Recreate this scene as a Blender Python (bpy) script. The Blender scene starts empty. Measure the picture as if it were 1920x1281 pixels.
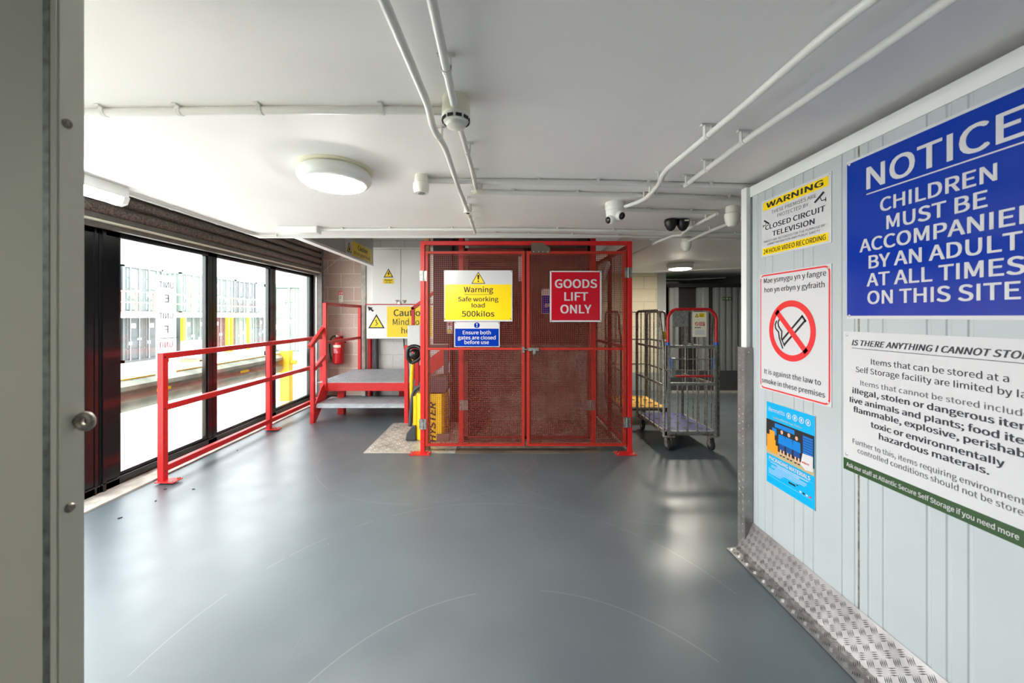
import bpy, math, random
from mathutils import Vector, Matrix
random.seed(7)
S = bpy.context.scene
COL = S.collection
V = Vector
F_PX, CX, HY, CAMH = 715.0, 940.0, 593.0, 1.4      # focal length, vanishing point and eye height the room was measured with

def P(x, y, d): return V(((x-CX)/F_PX*d, d, CAMH-(y-HY)/F_PX*d))     # a point at depth d
def C(x, y, h=0.785): return P(x, y, h*F_PX/(HY-y))                   # a point h above eye height
def G(x, y): return P(x, y, CAMH*F_PX/(y-HY))                         # a point on the floor

# ------------------------------------------------------------------ materials
def lin(c):
    return tuple(((v/255)/12.92 if v/255 <= .04045 else ((v/255+.055)/1.055)**2.4) for v in c) + (1,)

def mat(name, col, rough=.5, metal=0, spec=.5, noise=0, nscale=8, bump=0, bscale=60, coat=0, emit=None, estr=0, col2=None, detail=4):
    m = bpy.data.materials.new(name); m.use_nodes = True
    nt = m.node_tree; b = nt.nodes['Principled BSDF']
    b.inputs['Base Color'].default_value = lin(col)
    b.inputs['Roughness'].default_value = rough
    b.inputs['Metallic'].default_value = metal
    b.inputs['Specular IOR Level'].default_value = spec
    b.inputs['Coat Weight'].default_value = coat
    if emit:
        b.inputs['Emission Color'].default_value = lin(emit); b.inputs['Emission Strength'].default_value = estr
    if noise or bump:
        tc = nt.nodes.new('ShaderNodeTexCoord')
        if noise:
            n = nt.nodes.new('ShaderNodeTexNoise'); n.inputs['Scale'].default_value = nscale; n.inputs['Detail'].default_value = detail
            r = nt.nodes.new('ShaderNodeValToRGB')
            c2 = col2 or tuple(max(0, v*(1-noise)) for v in col)
            r.color_ramp.elements[0].color = lin(c2); r.color_ramp.elements[1].color = lin(col)
            r.color_ramp.elements[0].position = .3; r.color_ramp.elements[1].position = .62
            nt.links.new(tc.outputs['Object'], n.inputs['Vector']); nt.links.new(n.outputs['Fac'], r.inputs['Fac'])
            nt.links.new(r.outputs['Color'], b.inputs['Base Color'])
        if bump:
            n2 = nt.nodes.new('ShaderNodeTexNoise'); n2.inputs['Scale'].default_value = bscale
            bp = nt.nodes.new('ShaderNodeBump'); bp.inputs['Strength'].default_value = bump; bp.inputs['Distance'].default_value = .004
            nt.links.new(tc.outputs['Object'], n2.inputs['Vector']); nt.links.new(n2.outputs['Fac'], bp.inputs['Height'])
            nt.links.new(bp.outputs['Normal'], b.inputs['Normal'])
    return m

M = {}
M['red'] = mat('red_paint', (206, 32, 34), .38, noise=.08, nscale=30)
M['redmesh'] = mat('red_mesh_paint', (210, 42, 28), .45); M['wire'] = mat('shaded_red_wire', (140, 54, 38), .5)  # wires share the frame's paint; their red is darkened to carry shade
M['redmesh2'] = mat('dull_red_mesh', (120, 30, 26), .55); M['wire2'] = mat('deep_shaded_red_wire', (78, 44, 38), .6)  # inner and side wires: same red, with deeper shade put into the colour
M['ceil'] = mat('ceiling_paint', (242, 240, 238), .55, noise=.02, nscale=2)
M['white'] = mat('white_paint', (232, 232, 228), .4)
M['panel'] = mat('white_panel', (182, 189, 191), .22, noise=.025, nscale=3)
M['trimw'] = mat('white_trim', (226, 228, 226), .35)
M['olive'] = mat('off_white_door', (214, 212, 196), .35, noise=.03, nscale=2)
M['pipe'] = mat('white_conduit', (222, 222, 218), .35)
M['pvc'] = mat('white_plastic', (228, 227, 218), .4)
M['cream'] = mat('cream_plastic', (226, 222, 200), .4)
M['black'] = mat('black_plastic', (16, 17, 19), .35)
M['blk'] = mat('black_print', (20, 20, 24), .6)
M['frame'] = mat('black_window_frame', (20, 21, 23), .22)
M['shut'] = mat('shutter_steel', (128, 116, 108), .45, metal=.35, noise=.5, nscale=70)
M['lintel'] = mat('shutter_bar', (98, 92, 86), .5, noise=.15, nscale=12)
M['galv'] = mat('galvanised_steel', (170, 172, 168), .42, metal=.75, noise=.25, nscale=40)
M['galvd'] = mat('worn_galvanised_steel', (158, 152, 140), .5, metal=.4, noise=.4, nscale=45)
M['steel'] = mat('bright_steel', (200, 200, 196), .32, metal=.9)
M['alu'] = mat('tread_plate', (158, 155, 154), .38, metal=.65, noise=.16, nscale=9)
M['aluw'] = mat('worn_tread_plate', (200, 196, 186), .45, metal=.45, noise=.2, nscale=6)
M['tread'] = mat('grey_step_plate', (176, 182, 188), .4, metal=.25, noise=.1, nscale=12)
M['darktread'] = mat('lift_tread_plate', (186, 180, 172), .36, metal=.6, noise=.3, nscale=7)
M['brown'] = mat('brown_sheet', (104, 90, 78), .55, noise=.2, nscale=5)
M['dark'] = mat('dark_sheet', (30, 27, 27), .6)
M['yellow'] = mat('yellow_paint', (240, 196, 16), .4, noise=.06, nscale=18)
M['ysign'] = mat('yellow_print', (246, 212, 0), .3)
M['bsign'] = mat('blue_print', (0, 48, 156), .14, spec=.35)
M['rsign'] = mat('red_print', (188, 0, 30), .25)
M['wsign'] = mat('white_print', (204, 204, 206), .25)
M['rprint'] = mat('red_ink', (222, 48, 52), .35)
M['green'] = mat('green_print', (46, 76, 40), .3)
M['greyink'] = mat('grey_ink', (96, 98, 102), .5)
M['navyink'] = mat('dark_ink', (40, 42, 56), .5)
M['cyan'] = mat('cyan_print', (0, 166, 222), .3)
M['pblue'] = mat('printed_blue', (0, 120, 200), .4)
M['pnavy'] = mat('printed_navy', (20, 70, 140), .4)
M['porange'] = mat('printed_orange', (236, 150, 36), .4)
M['pskin'] = mat('printed_skin', (214, 164, 134), .5)
M['pfloor'] = mat('printed_sand', (176, 160, 118), .5)
M['rubber'] = mat('dark_rubber', (34, 34, 36), .7)
M['gplast'] = mat('grey_plastic', (56, 58, 62), .5)
M['box'] = mat('light_grey_box', (206, 208, 206), .4)
M['grey'] = mat('grey_board', (176, 182, 178), .5)
M['wood'] = mat('timber', (176, 140, 96), .6, noise=.2, nscale=14)
M['deckblue'] = mat('blue_plastic_deck', (46, 52, 130), .5)
M['deckyel'] = mat('yellow_plastic_deck', (218, 168, 60), .5)
M['blueclip'] = mat('blue_clip', (20, 80, 190), .4)
M['concrete'] = mat('pale_concrete', (188, 182, 172), .8, noise=.2, nscale=9)
M['cont'] = mat('grey_green_container', (98, 108, 106), .6, noise=.1, nscale=2)
M['contd'] = mat('mid_grey_container', (84, 88, 90), .6, noise=.1, nscale=2)
M['contr'] = mat('red_brown_container', (92, 66, 64), .6)
M['conte'] = mat('pale_green_container', (108, 124, 114), .6)
M['ground'] = mat('yard_concrete', (206, 204, 198), .9, noise=.06, nscale=.7)
M['oyel'] = mat('outdoor_yellow', (236, 190, 30), .5)
M['ored'] = mat('glare_paled_red', (206, 106, 96), .5); M['oyelp'] = mat('glare_paled_yellow', (226, 204, 120), .5)  # rail red and pale yellow: outdoor glare put into the colour
M['armco'] = mat('barrier_steel', (170, 176, 160), .6, metal=0, noise=.25, nscale=4)
M['ibc'] = mat('white_tank', (226, 228, 226), .5)
M['clad'] = mat('shaded_cladding', (112, 116, 116), .5, metal=.1)  # low light of the far end put into a darker grey
M['cladb'] = mat('unlit_opening', (16, 16, 17), .8)  # near-black paints the darkness of the doorway; head and post share it
M['greycol'] = mat('grey_column', (146, 150, 146), .6)
M['maroon'] = mat('red_pipe', (190, 20, 28), .35)
M['glow'] = mat('lit_diffuser', (255, 255, 255), .5, emit=(255, 250, 242), estr=98)
M['glowr'] = mat('rear_diffuser', (255, 255, 255), .5, emit=(255, 246, 230), estr=75)
M['glowd'] = mat('added_light_diffuser', (255, 255, 255), .5, emit=(255, 250, 240), estr=22)  # for the added ceiling light out of view
M['tube'] = mat('lit_tube_cover', (255, 255, 255), .5, emit=(240, 246, 255), estr=12)
M['led'] = mat('green_indicator', (0, 160, 60), .4, emit=(0, 220, 90), estr=1.2)
M['lens'] = mat('camera_lens', (8, 8, 10), .08)

def mat_glass():
    m = bpy.data.materials.new('window_glass'); m.use_nodes = True; nt = m.node_tree
    nt.nodes.clear()
    o = nt.nodes.new('ShaderNodeOutputMaterial'); mx = nt.nodes.new('ShaderNodeMixShader')
    t = nt.nodes.new('ShaderNodeBsdfTransparent'); g = nt.nodes.new('ShaderNodeBsdfGlossy'); f = nt.nodes.new('ShaderNodeLayerWeight')
    t.inputs['Color'].default_value = (.96, .975, .97, 1); g.inputs['Roughness'].default_value = .01; f.inputs['Blend'].default_value = .5
    pw = nt.nodes.new('ShaderNodeMath'); pw.operation = 'POWER'; pw.inputs[1].default_value = 5
    ma = nt.nodes.new('ShaderNodeMath'); ma.operation = 'MULTIPLY_ADD'; ma.inputs[1].default_value = .6; ma.inputs[2].default_value = .04
    nt.links.new(f.outputs['Facing'], pw.inputs[0]); nt.links.new(pw.outputs[0], ma.inputs[0])
    nt.links.new(ma.outputs[0], mx.inputs[0]); nt.links.new(t.outputs[0], mx.inputs[1]); nt.links.new(g.outputs[0], mx.inputs[2])
    nt.links.new(mx.outputs[0], o.inputs[0]); return m
M['glass'] = mat_glass()

def mat_paper():
    m = bpy.data.materials.new('backlit_paper'); m.use_nodes = True; nt = m.node_tree
    b = nt.nodes['Principled BSDF']; o = nt.nodes['Material Output']
    b.inputs['Base Color'].default_value = lin((235, 235, 236)); b.inputs['Roughness'].default_value = .7
    t = nt.nodes.new('ShaderNodeBsdfTranslucent'); t.inputs['Color'].default_value = lin((225, 226, 230))
    mx = nt.nodes.new('ShaderNodeMixShader'); mx.inputs[0].default_value = .55
    nt.links.new(b.outputs[0], mx.inputs[1]); nt.links.new(t.outputs[0], mx.inputs[2]); nt.links.new(mx.outputs[0], o.inputs[0]); return m
M['paper'] = mat_paper()

def mat_floor():
    m = mat('painted_floor', (104, 114, 118), .2, spec=1.0)
    nt = m.node_tree; b = nt.nodes['Principled BSDF']; L = nt.links.new
    tc = nt.nodes.new('ShaderNodeTexCoord')
    n = nt.nodes.new('ShaderNodeTexNoise'); n.inputs['Scale'].default_value = 1.3; n.inputs['Detail'].default_value = 6
    r = nt.nodes.new('ShaderNodeValToRGB')
    r.color_ramp.elements[0].color = lin((74, 83, 88)); r.color_ramp.elements[1].color = lin((84, 94, 99))
    r.color_ramp.elements[0].position = .3; r.color_ramp.elements[1].position = .7
    L(tc.outputs['Object'], n.inputs['Vector']); L(n.outputs['Fac'], r.inputs['Fac'])
    # wear: arcs scraped by the opening gates, pale hairline scratches and paint chips
    sep = nt.nodes.new('ShaderNodeSeparateXYZ'); L(tc.outputs['Object'], sep.inputs[0])
    def math_(op, a, c=None):
        k = nt.nodes.new('ShaderNodeMath'); k.operation = op
        for i, v in enumerate((a, c)):
            if v is None: continue
            if isinstance(v, (int, float)): k.inputs[i].default_value = v
            else: L(v, k.inputs[i])
        return k.outputs[0]
    total = None
    nz = nt.nodes.new('ShaderNodeTexNoise'); nz.inputs['Scale'].default_value = 2.2; L(tc.outputs['Object'], nz.inputs['Vector'])
    for cx, cy, rad, w in ((.67, 3.76, .37, .004), (1.26, 3.85, 1.3, .003), (.1, 1.0, .95, .0035), (-.1, 1.5, 1.35, .003), (-.72, 3.9, 1.06, .003)):
        dx = math_('SUBTRACT', sep.outputs['X'], cx); dy = math_('SUBTRACT', sep.outputs['Y'], cy)
        rr = math_('SQRT', math_('ADD', math_('MULTIPLY', dx, dx), math_('MULTIPLY', dy, dy)))
        d = math_('ABSOLUTE', math_('SUBTRACT', rr, rad))
        ring = math_('LESS_THAN', d, w)
        total = ring if total is None else math_('MAXIMUM', total, ring)
    mask = math_('MULTIPLY', total, math_('MULTIPLY', math_('GREATER_THAN', nz.outputs['Fac'], .46), .12))
    vo = nt.nodes.new('ShaderNodeTexVoronoi'); vo.inputs['Scale'].default_value = 3.2; L(tc.outputs['Object'], vo.inputs['Vector'])
    chip = math_('MULTIPLY', math_('LESS_THAN', vo.outputs['Distance'], .016), .3)
    mp = nt.nodes.new('ShaderNodeMapping'); mp.inputs['Rotation'].default_value = (0, 0, .7); mp.inputs['Scale'].default_value = (60, 1.1, 1)
    L(tc.outputs['Object'], mp.inputs['Vector'])
    ns = nt.nodes.new('ShaderNodeTexNoise'); ns.inputs['Scale'].default_value = 1.0; ns.inputs['Detail'].default_value = 2; L(mp.outputs[0], ns.inputs['Vector'])
    scr = math_('MULTIPLY', math_('GREATER_THAN', ns.outputs['Fac'], .76), .07)
    fac = math_('MAXIMUM', math_('MAXIMUM', mask, chip), scr)
    mx = nt.nodes.new('ShaderNodeMix'); mx.data_type = 'RGBA'
    L(fac, mx.inputs['Factor']); L(r.outputs['Color'], mx.inputs['A']); mx.inputs['B'].default_value = lin((186, 190, 186))
    L(mx.outputs['Result'], b.inputs['Base Color'])
    n3 = nt.nodes.new('ShaderNodeTexNoise'); n3.inputs['Scale'].default_value = 5; n3.inputs['Detail'].default_value = 5
    L(tc.outputs['Object'], n3.inputs['Vector'])
    r3 = nt.nodes.new('ShaderNodeMapRange'); r3.inputs['To Min'].default_value = .27; r3.inputs['To Max'].default_value = .42
    L(n3.outputs['Fac'], r3.inputs['Value']); L(r3.outputs[0], b.inputs['Roughness'])
    bp = nt.nodes.new('ShaderNodeBump'); bp.inputs['Strength'].default_value = .06; bp.inputs['Distance'].default_value = .01
    L(n3.outputs['Fac'], bp.inputs['Height']); L(bp.outputs['Normal'], b.inputs['Normal'])
    return m
M['floor'] = mat_floor()

def mat_block(name, ca, cb, mortar, rough=.85, w=.46, h=.239, bump=.5, stain=None):
    m = mat(name, ca, rough); nt = m.node_tree; b = nt.nodes['Principled BSDF']; L = nt.links.new
    tc = nt.nodes.new('ShaderNodeTexCoord'); sp = nt.nodes.new('ShaderNodeSeparateXYZ'); cb_ = nt.nodes.new('ShaderNodeCombineXYZ')
    L(tc.outputs['Object'], sp.inputs[0])
    ad = nt.nodes.new('ShaderNodeMath'); ad.operation = 'ADD'; L(sp.outputs['X'], ad.inputs[0]); L(sp.outputs['Y'], ad.inputs[1])
    L(ad.outputs[0], cb_.inputs['X']); L(sp.outputs['Z'], cb_.inputs['Y'])
    br = nt.nodes.new('ShaderNodeTexBrick')
    br.inputs['Color1'].default_value = lin(ca); br.inputs['Color2'].default_value = lin(cb); br.inputs['Mortar'].default_value = lin(mortar)
    br.inputs['Scale'].default_value = 1; br.inputs['Brick Width'].default_value = w; br.inputs['Row Height'].default_value = h
    br.inputs['Mortar Size'].default_value = .007
    L(cb_.outputs[0], br.inputs['Vector'])
    n = nt.nodes.new('ShaderNodeTexNoise'); n.inputs['Scale'].default_value = 45; n.inputs['Detail'].default_value = 6; L(tc.outputs['Object'], n.inputs['Vector'])
    mx = nt.nodes.new('ShaderNodeMix'); mx.data_type = 'RGBA'; mx.blend_type = 'MULTIPLY'; mx.inputs['Factor'].default_value = .35
    L(br.outputs['Color'], mx.inputs['A']); L(n.outputs['Fac'], mx.inputs['B']); L(mx.outputs['Result'], b.inputs['Base Color'])
    bp = nt.nodes.new('ShaderNodeBump'); bp.inputs['Strength'].default_value = bump; bp.inputs['Distance'].default_value = .006; bp.invert = True
    L(br.outputs['Fac'], bp.inputs['Height']); L(bp.outputs['Normal'], b.inputs['Normal'])
    return m
M['block'] = mat_block('brown_blockwork', (218, 198, 184), (200, 174, 158), (230, 222, 214))
M['creamblock'] = mat_block('cream_blockwork', (214, 204, 178), (210, 200, 174), (186, 178, 154), bump=.3)
M['whiteblock'] = mat_block('white_blockwork', (226, 224, 220), (222, 220, 216), (204, 202, 198), bump=.25)
M['greyblock'] = mat_block('grey_blockwork', (168, 168, 160), (160, 160, 154), (140, 140, 136), bump=.3)

# ------------------------------------------------------------------ mesh builder
class MB:
    def __init__(s): s.v, s.f, s.m = [], [], []
    def add(s, vs, fs, mi=0):
        o = len(s.v); s.v += [tuple(p) for p in vs]; s.f += [tuple(i+o for i in f) for f in fs]; s.m += [mi]*len(fs); return s
    def box(s, lo, hi, mi=0):
        (a, b, c), (d, e, f) = lo, hi
        a, d = min(a, d), max(a, d); b, e = min(b, e), max(b, e); c, f = min(c, f), max(c, f)
        return s.add([(a,b,c),(d,b,c),(d,e,c),(a,e,c),(a,b,f),(d,b,f),(d,e,f),(a,e,f)],
                     [(0,3,2,1),(4,5,6,7),(0,1,5,4),(1,2,6,5),(2,3,7,6),(3,0,4,7)], mi)
    def bar(s, p, q, w, h, up=(0,0,1), mi=0):       # rectangular bar from p to q, h along up, w across
        p, q, up = V(p), V(q), V(up); t = (q-p).normalized(); x = t.cross(up)
        if x.length < 1e-6: x = t.cross(V((1,0,0)))
        x.normalize(); u = x.cross(t).normalized(); x *= w/2; u *= h/2
        vs = [p-x-u, p+x-u, p+x+u, p-x+u, q-x-u, q+x-u, q+x+u, q-x+u]
        return s.add(vs, [(0,1,2,3),(7,6,5,4),(0,4,5,1),(1,5,6,2),(2,6,7,3),(3,7,4,0)], mi)
    def tube(s, pts, r, n=10, mi=0, cap=True):
        pts = [V(p) for p in pts]; k = len(pts); rr = r if isinstance(r, (list, tuple)) else [r]*k
        tans = []
        for i in range(k):
            a = (pts[i]-pts[i-1]).normalized() if i else None; b = (pts[i+1]-pts[i]).normalized() if i < k-1 else None
            t = (a+b) if a and b else (a or b); tans.append(t.normalized() if t.length > 1e-6 else (a or b))
        ref = V((0,0,1)) if abs(tans[0].z) < .9 else V((1,0,0))
        x = tans[0].cross(ref).normalized(); rings = []
        for i in range(k):
            x = (x - tans[i]*x.dot(tans[i])).normalized(); y = tans[i].cross(x)
            rings.append([pts[i]+(x*math.cos(2*math.pi*j/n)+y*math.sin(2*math.pi*j/n))*rr[i] for j in range(n)])
        vs = [p for ring in rings for p in ring]; fs = []
        for i in range(k-1):
            for j in range(n):
                fs.append((i*n+j, i*n+(j+1)%n, (i+1)*n+(j+1)%n, (i+1)*n+j))
        if cap: fs += [tuple(reversed(range(n))), tuple((k-1)*n+j for j in range(n))]
        return s.add(vs, fs, mi)
    def lathe(s, prof, o, axis=(0,0,1), n=24, mi=0):  # prof: (radius, distance along axis)
        o, a = V(o), V(axis).normalized(); ref = V((0,0,1)) if abs(a.z) < .9 else V((1,0,0))
        x = a.cross(ref).normalized(); y = a.cross(x); vs = []; fs = []
        for r, t in prof:
            vs += [o+a*t+(x*math.cos(2*math.pi*j/n)+y*math.sin(2*math.pi*j/n))*max(r, 1e-5) for j in range(n)]
        for i in range(len(prof)-1):
            for j in range(n): fs.append((i*n+j, i*n+(j+1)%n, (i+1)*n+(j+1)%n, (i+1)*n+j))
        fs += [tuple(reversed(range(n))), tuple((len(prof)-1)*n+j for j in range(n))]
        return s.add(vs, fs, mi)
    def prism(s, poly, th, mi=0):                     # polygon of 3D points swept by vector th
        poly = [V(p) for p in poly]; th = V(th); n = len(poly)
        return s.add(poly+[p+th for p in poly], [tuple(range(n)), tuple(reversed(range(n, 2*n)))]+[(i, n+i, n+(i+1)%n, (i+1)%n) for i in range(n)], mi)
    def sphere(s, c, r, n=16, mi=0, sz=1):
        prof = [(r*math.sin(math.pi*i/10), -r*sz*math.cos(math.pi*i/10)) for i in range(11)]
        return s.lathe(prof, c, (0,0,1), n, mi)
    # flat print, in a sign's own map f(u, v, lift)
    def quad(s, f, u0, u1, v0, v1, lift, mi=0):
        return s.add([f(u0,v0,lift), f(u1,v0,lift), f(u1,v1,lift), f(u0,v1,lift)], [(0,1,2,3)], mi)
    def poly(s, f, pts, lift, mi=0):
        return s.add([f(u,v,lift) for u,v in pts], [tuple(range(len(pts)))], mi)
    def stroke(s, f, pts, w, lift, mi=0, wv=None):
        for (a,b),(c,d) in zip(pts, pts[1:]):
            dx, dy = c-a, d-b; l = math.hypot(dx, dy) or 1; nx, ny = -dy/l*w/2, dx/l*w/2
            ex, ey = dx/l*w*.2, dy/l*w*.2
            s.add([f(a+nx-ex,b+ny-ey,lift), f(a-nx-ex,b-ny-ey,lift), f(c-nx+ex,d-ny+ey,lift), f(c+nx+ex,d+ny+ey,lift)], [(0,1,2,3)], mi)
        return s
    def ring(s, f, u, v, r0, r1, lift, mi=0, n=48, sx=1, sy=1):
        vs = []; fs = []
        for j in range(n):
            c, q = math.cos(2*math.pi*j/n), math.sin(2*math.pi*j/n)
            vs += [f(u+r0*c*sx, v+r0*q*sy, lift), f(u+r1*c*sx, v+r1*q*sy, lift)]
        for j in range(n):
            k = (j+1) % n; fs.append((2*j, 2*j+1, 2*k+1, 2*k))
        return s.add(vs, fs, mi)
    def disc(s, f, u, v, r, lift, mi=0, n=32, sx=1, sy=1):
        return s.add([f(u+r*sx*math.cos(2*math.pi*j/n), v+r*sy*math.sin(2*math.pi*j/n), lift) for j in range(n)], [tuple(range(n))], mi)
    def text(s, body, f, u0, u1, v, cap, lift, mi=0, bold=0, shear=0):
        vs, fs = glyphs(body, bold, shear)
        return s.add([f(u0+(u1-u0)*x, v+cap*y, lift+z) for x, y, z in vs], fs, mi)
    def lens(s, f, u, v, ang, ln, w, h, lift, mi=0):   # one raised bar of a tread plate
        c, q = math.cos(ang), math.sin(ang)
        p = [f(u+c*ln/2, v+q*ln/2, lift), f(u-q*w/2, v+c*w/2, lift), f(u-c*ln/2, v-q*ln/2, lift), f(u+q*w/2, v-c*w/2, lift), f(u, v, lift+h)]
        return s.add(p, [(0,1,4),(1,2,4),(2,3,4),(3,0,4)], mi)
    def chequer(s, f, u0, u1, v0, v1, pitch, lift, mi=0, bars=1, h=.0025, k=.85):
        nu, nv = max(1, int(abs(u1-u0)/pitch)), max(1, int(abs(v1-v0)/pitch)); pu, pv = (u1-u0)/nu, (v1-v0)/nv
        for i in range(nu):
            for j in range(nv):
                a = math.pi/4 if (i+j) % 2 else -math.pi/4
                u, v = u0+(i+.5)*pu, v0+(j+.5)*pv
                for b in range(bars):
                    o = (b-(bars-1)/2)*pitch*.8/max(1, bars)
                    s.lens(f, u-math.sin(a)*o, v+math.cos(a)*o, a, pitch*k, pitch*(.34 if bars == 1 else .5/bars), h, lift, mi)
        return s

_G = {}
try:        # Blender's own interface typeface, for plain grotesque lettering; its built-in font otherwise
    FONT = bpy.data.fonts.load(bpy.utils.system_resource('DATAFILES', path='fonts')+'/Noto Sans CJK Regular.woff2')
except Exception:
    FONT = None
def _raw(body, bold, shear):
    c = bpy.data.curves.new('lettering', 'FONT')
    if FONT: c.font = FONT; body = body.replace('l', 'I')     # a plain upright l
    c.body = body; c.shear = shear; c.resolution_u = 4
    o = bpy.data.objects.new('lettering', c); COL.objects.link(o)
    dg = bpy.context.evaluated_depsgraph_get(); me = bpy.data.meshes.new_from_object(o.evaluated_get(dg))
    vs = [(p.co.x, p.co.y) for p in me.vertices]; fs = [tuple(p.vertices) for p in me.polygons]
    bpy.data.objects.remove(o); bpy.data.curves.remove(c); bpy.data.meshes.remove(me)
    up = list(range(len(vs)))          # contours that overlap are laid at slightly different heights
    def find(i):
        while up[i] != i: up[i] = up[up[i]]; i = up[i]
        return i
    for q in fs:
        for i in q[1:]: up[find(i)] = find(q[0])
    ids = {}; z = [ids.setdefault(find(i), len(ids)) % 4 for i in range(len(vs))]
    if bold > 0:                       # heavier strokes: the same outline laid down five times, a hair apart
        bold *= 1.3*_G['H']; n = len(vs); base_, bf, bz = vs, fs, z; vs, fs, z = [], [], []
        for k, (dx, dy) in enumerate(((1, .6), (-1, .6), (1, -.6), (-1, -.6), (0, 0))):
            vs += [(x+dx*bold, y+dy*bold) for x, y in base_]; fs += [tuple(i+k*n for i in q) for q in bf]; z += [q+4*k for q in bz]
    return vs, fs, z
def glyphs(body, bold, shear):
    k = (body, bold, shear)
    if k not in _G:
        if 'H' not in _G: _G['H'] = max(p[1] for p in _raw('H', 0, 0)[0])
        vs, fs, z = _raw(body, bold, shear); xs = [x for x, y in vs]; a, b = min(xs), max(xs)
        _G[k] = ([((x-a)/(b-a), y/_G['H'], q*4e-5) for (x, y), q in zip(vs, z)], fs)
    return _G[k]

# ------------------------------------------------------------------ scene objects
def base(o):
    t = V((0,0,0))
    while o: t += o.location; o = o.parent
    return t
def obj(name, mb, mats, parent=None, smooth=0, bevel=0):
    me = bpy.data.meshes.new(name); off = base(parent)
    me.from_pydata([(x-off.x, y-off.y, z-off.z) for x, y, z in mb.v], [], mb.f)
    if not isinstance(mats, (list, tuple)): mats = [mats]
    for m in mats: me.materials.append(M[m] if isinstance(m, str) else m)
    for p, i in zip(me.polygons, mb.m): p.material_index = i
    if smooth:
        for p in me.polygons: p.use_smooth = True
        me.set_sharp_from_angle(angle=math.radians(smooth))
    me.update()
    o = bpy.data.objects.new(name, me); COL.objects.link(o); o.parent = parent
    if bevel:
        b = o.modifiers.new('edge', 'BEVEL'); b.width = bevel; b.segments = 2; b.limit_method = 'ANGLE'
    return o
def thing(name, label, cat, loc=(0,0,0), group=None):
    o = bpy.data.objects.new(name, None); COL.objects.link(o); o.location = loc; o.empty_display_size = .1
    o['label'] = label; o['category'] = cat
    if group: o['group'] = group
    return o
def tag(o, label, cat, group=None):
    o['label'] = label; o['category'] = cat
    if group: o['group'] = group
    return o
def struct(name, mb, mats, label=None, parent=None, **k):
    o = obj(name, mb, mats, parent, **k); o['kind'] = 'structure'
    return o
def bx(lo, hi): return MB().box(lo, hi)
def rounded(pts, rad=.06, n=5):
    pts = [V(p) for p in pts]; out = [pts[0]]
    for a, b, c in zip(pts, pts[1:], pts[2:]):
        r = min(rad, (b-a).length*.45, (c-b).length*.45); s, e = b+(a-b).normalized()*r, b+(c-b).normalized()*r
        out += [s*(1-t)**2+b*2*t*(1-t)+e*t*t for t in [i/n for i in range(n+1)]]
    return out+[pts[-1]]

# ================================================================== THE SETTING
CE = 2.21                      # underside of the ceiling
WX, RX = -3.15, 1.5            # window wall and right-hand panel wall
SE = 3.86                      # where the ceiling slab ends in front of the lift and stairs
struct('floor', bx((-3.45, -2.6, -.12), (4.9, 11.2, 0)), 'floor')
c = MB()
c.box((-2.45, -2.6, CE), (4.9, SE, 3.3)); c.box((1.24, SE, CE), (4.9, 11.2, 3.3))
struct('ceiling', c, 'ceil')
struct('ceiling_upper', bx((-3.5, -2.6, 3.3), (4.9, 11.2, 3.4)), 'ceil')
struct('trim_1', bx((-2.45, SE-.03, CE-.02), (1.22, SE+.004, CE+.02)), 'trimw')            # slab edge strip
struct('trim_2', MB().box((-2.47, .8, CE-.012), (-2.40, SE, CE+.05)), 'white')               # ceiling side strip
# downstand beside the stairs, with the sign on its face
struct('trim_3', MB().box((-2.12, SE+.005, CE), (-2.05, 6.1, 3.3)).box((-2.125, SE+.005, CE-.012), (-2.042, 6.1, CE+.014), 1), ['grey', 'white'])
# window wall
w = MB().box((WX-.24, -2.6, 2.1), (WX, 7.5, 3.3)).box((WX-.24, -2.6, 0), (WX, .8, 2.1)).box((WX-.24, 6.41, 0), (WX+.02, 6.75, 2.1))
struct('wall_left', w, 'grey')
struct('trim_4', MB().box((WX-.05, .8, 0), (WX+.2, 6.4, .012)), 'concrete')                # bare concrete along the sill
# back walls
struct('wall_back', bx((-3.45, 6.75, 0), (-2.38, 6.95, 3.3)), 'block')
struct('wall_back_white', bx((-2.38, 6.75, 0), (1.3, 6.95, 2.5)), 'whiteblock')
struct('wall_back_upper', bx((-3.45, 7.4, 2.3), (1.3, 7.5, 3.3)), 'greyblock')
struct('wall_back_cream', bx((1.3, 7.2, 0), (2.94, 7.4, CE)), 'creamblock')
struct('trim_5', bx((1.3, 7.19, .0), (2.94, 7.2, .34)), 'greycol')
struct('column', bx((2.94, 7.2, 0), (3.11, 7.5, CE)), 'greycol')
struct('wall_right_rear', bx((4.7, 2.0, 0), (4.9, 11.2, CE)), 'clad')
struct('wall_back_far', bx((2.9, 11.0, 0), (4.9, 11.2, CE)), 'clad')
struct('wall_store', bx((2.86, 7.4, 0), (2.94, 11.2, CE)), 'clad')
struct('wall_lift_side', bx((1.3, 6.75, 0), (1.36, 7.3, 3.3)), 'whiteblock')
struct('wall_front', bx((-3.45, -2.6, 0), (4.9, -2.5, CE)), 'panel')

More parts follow.
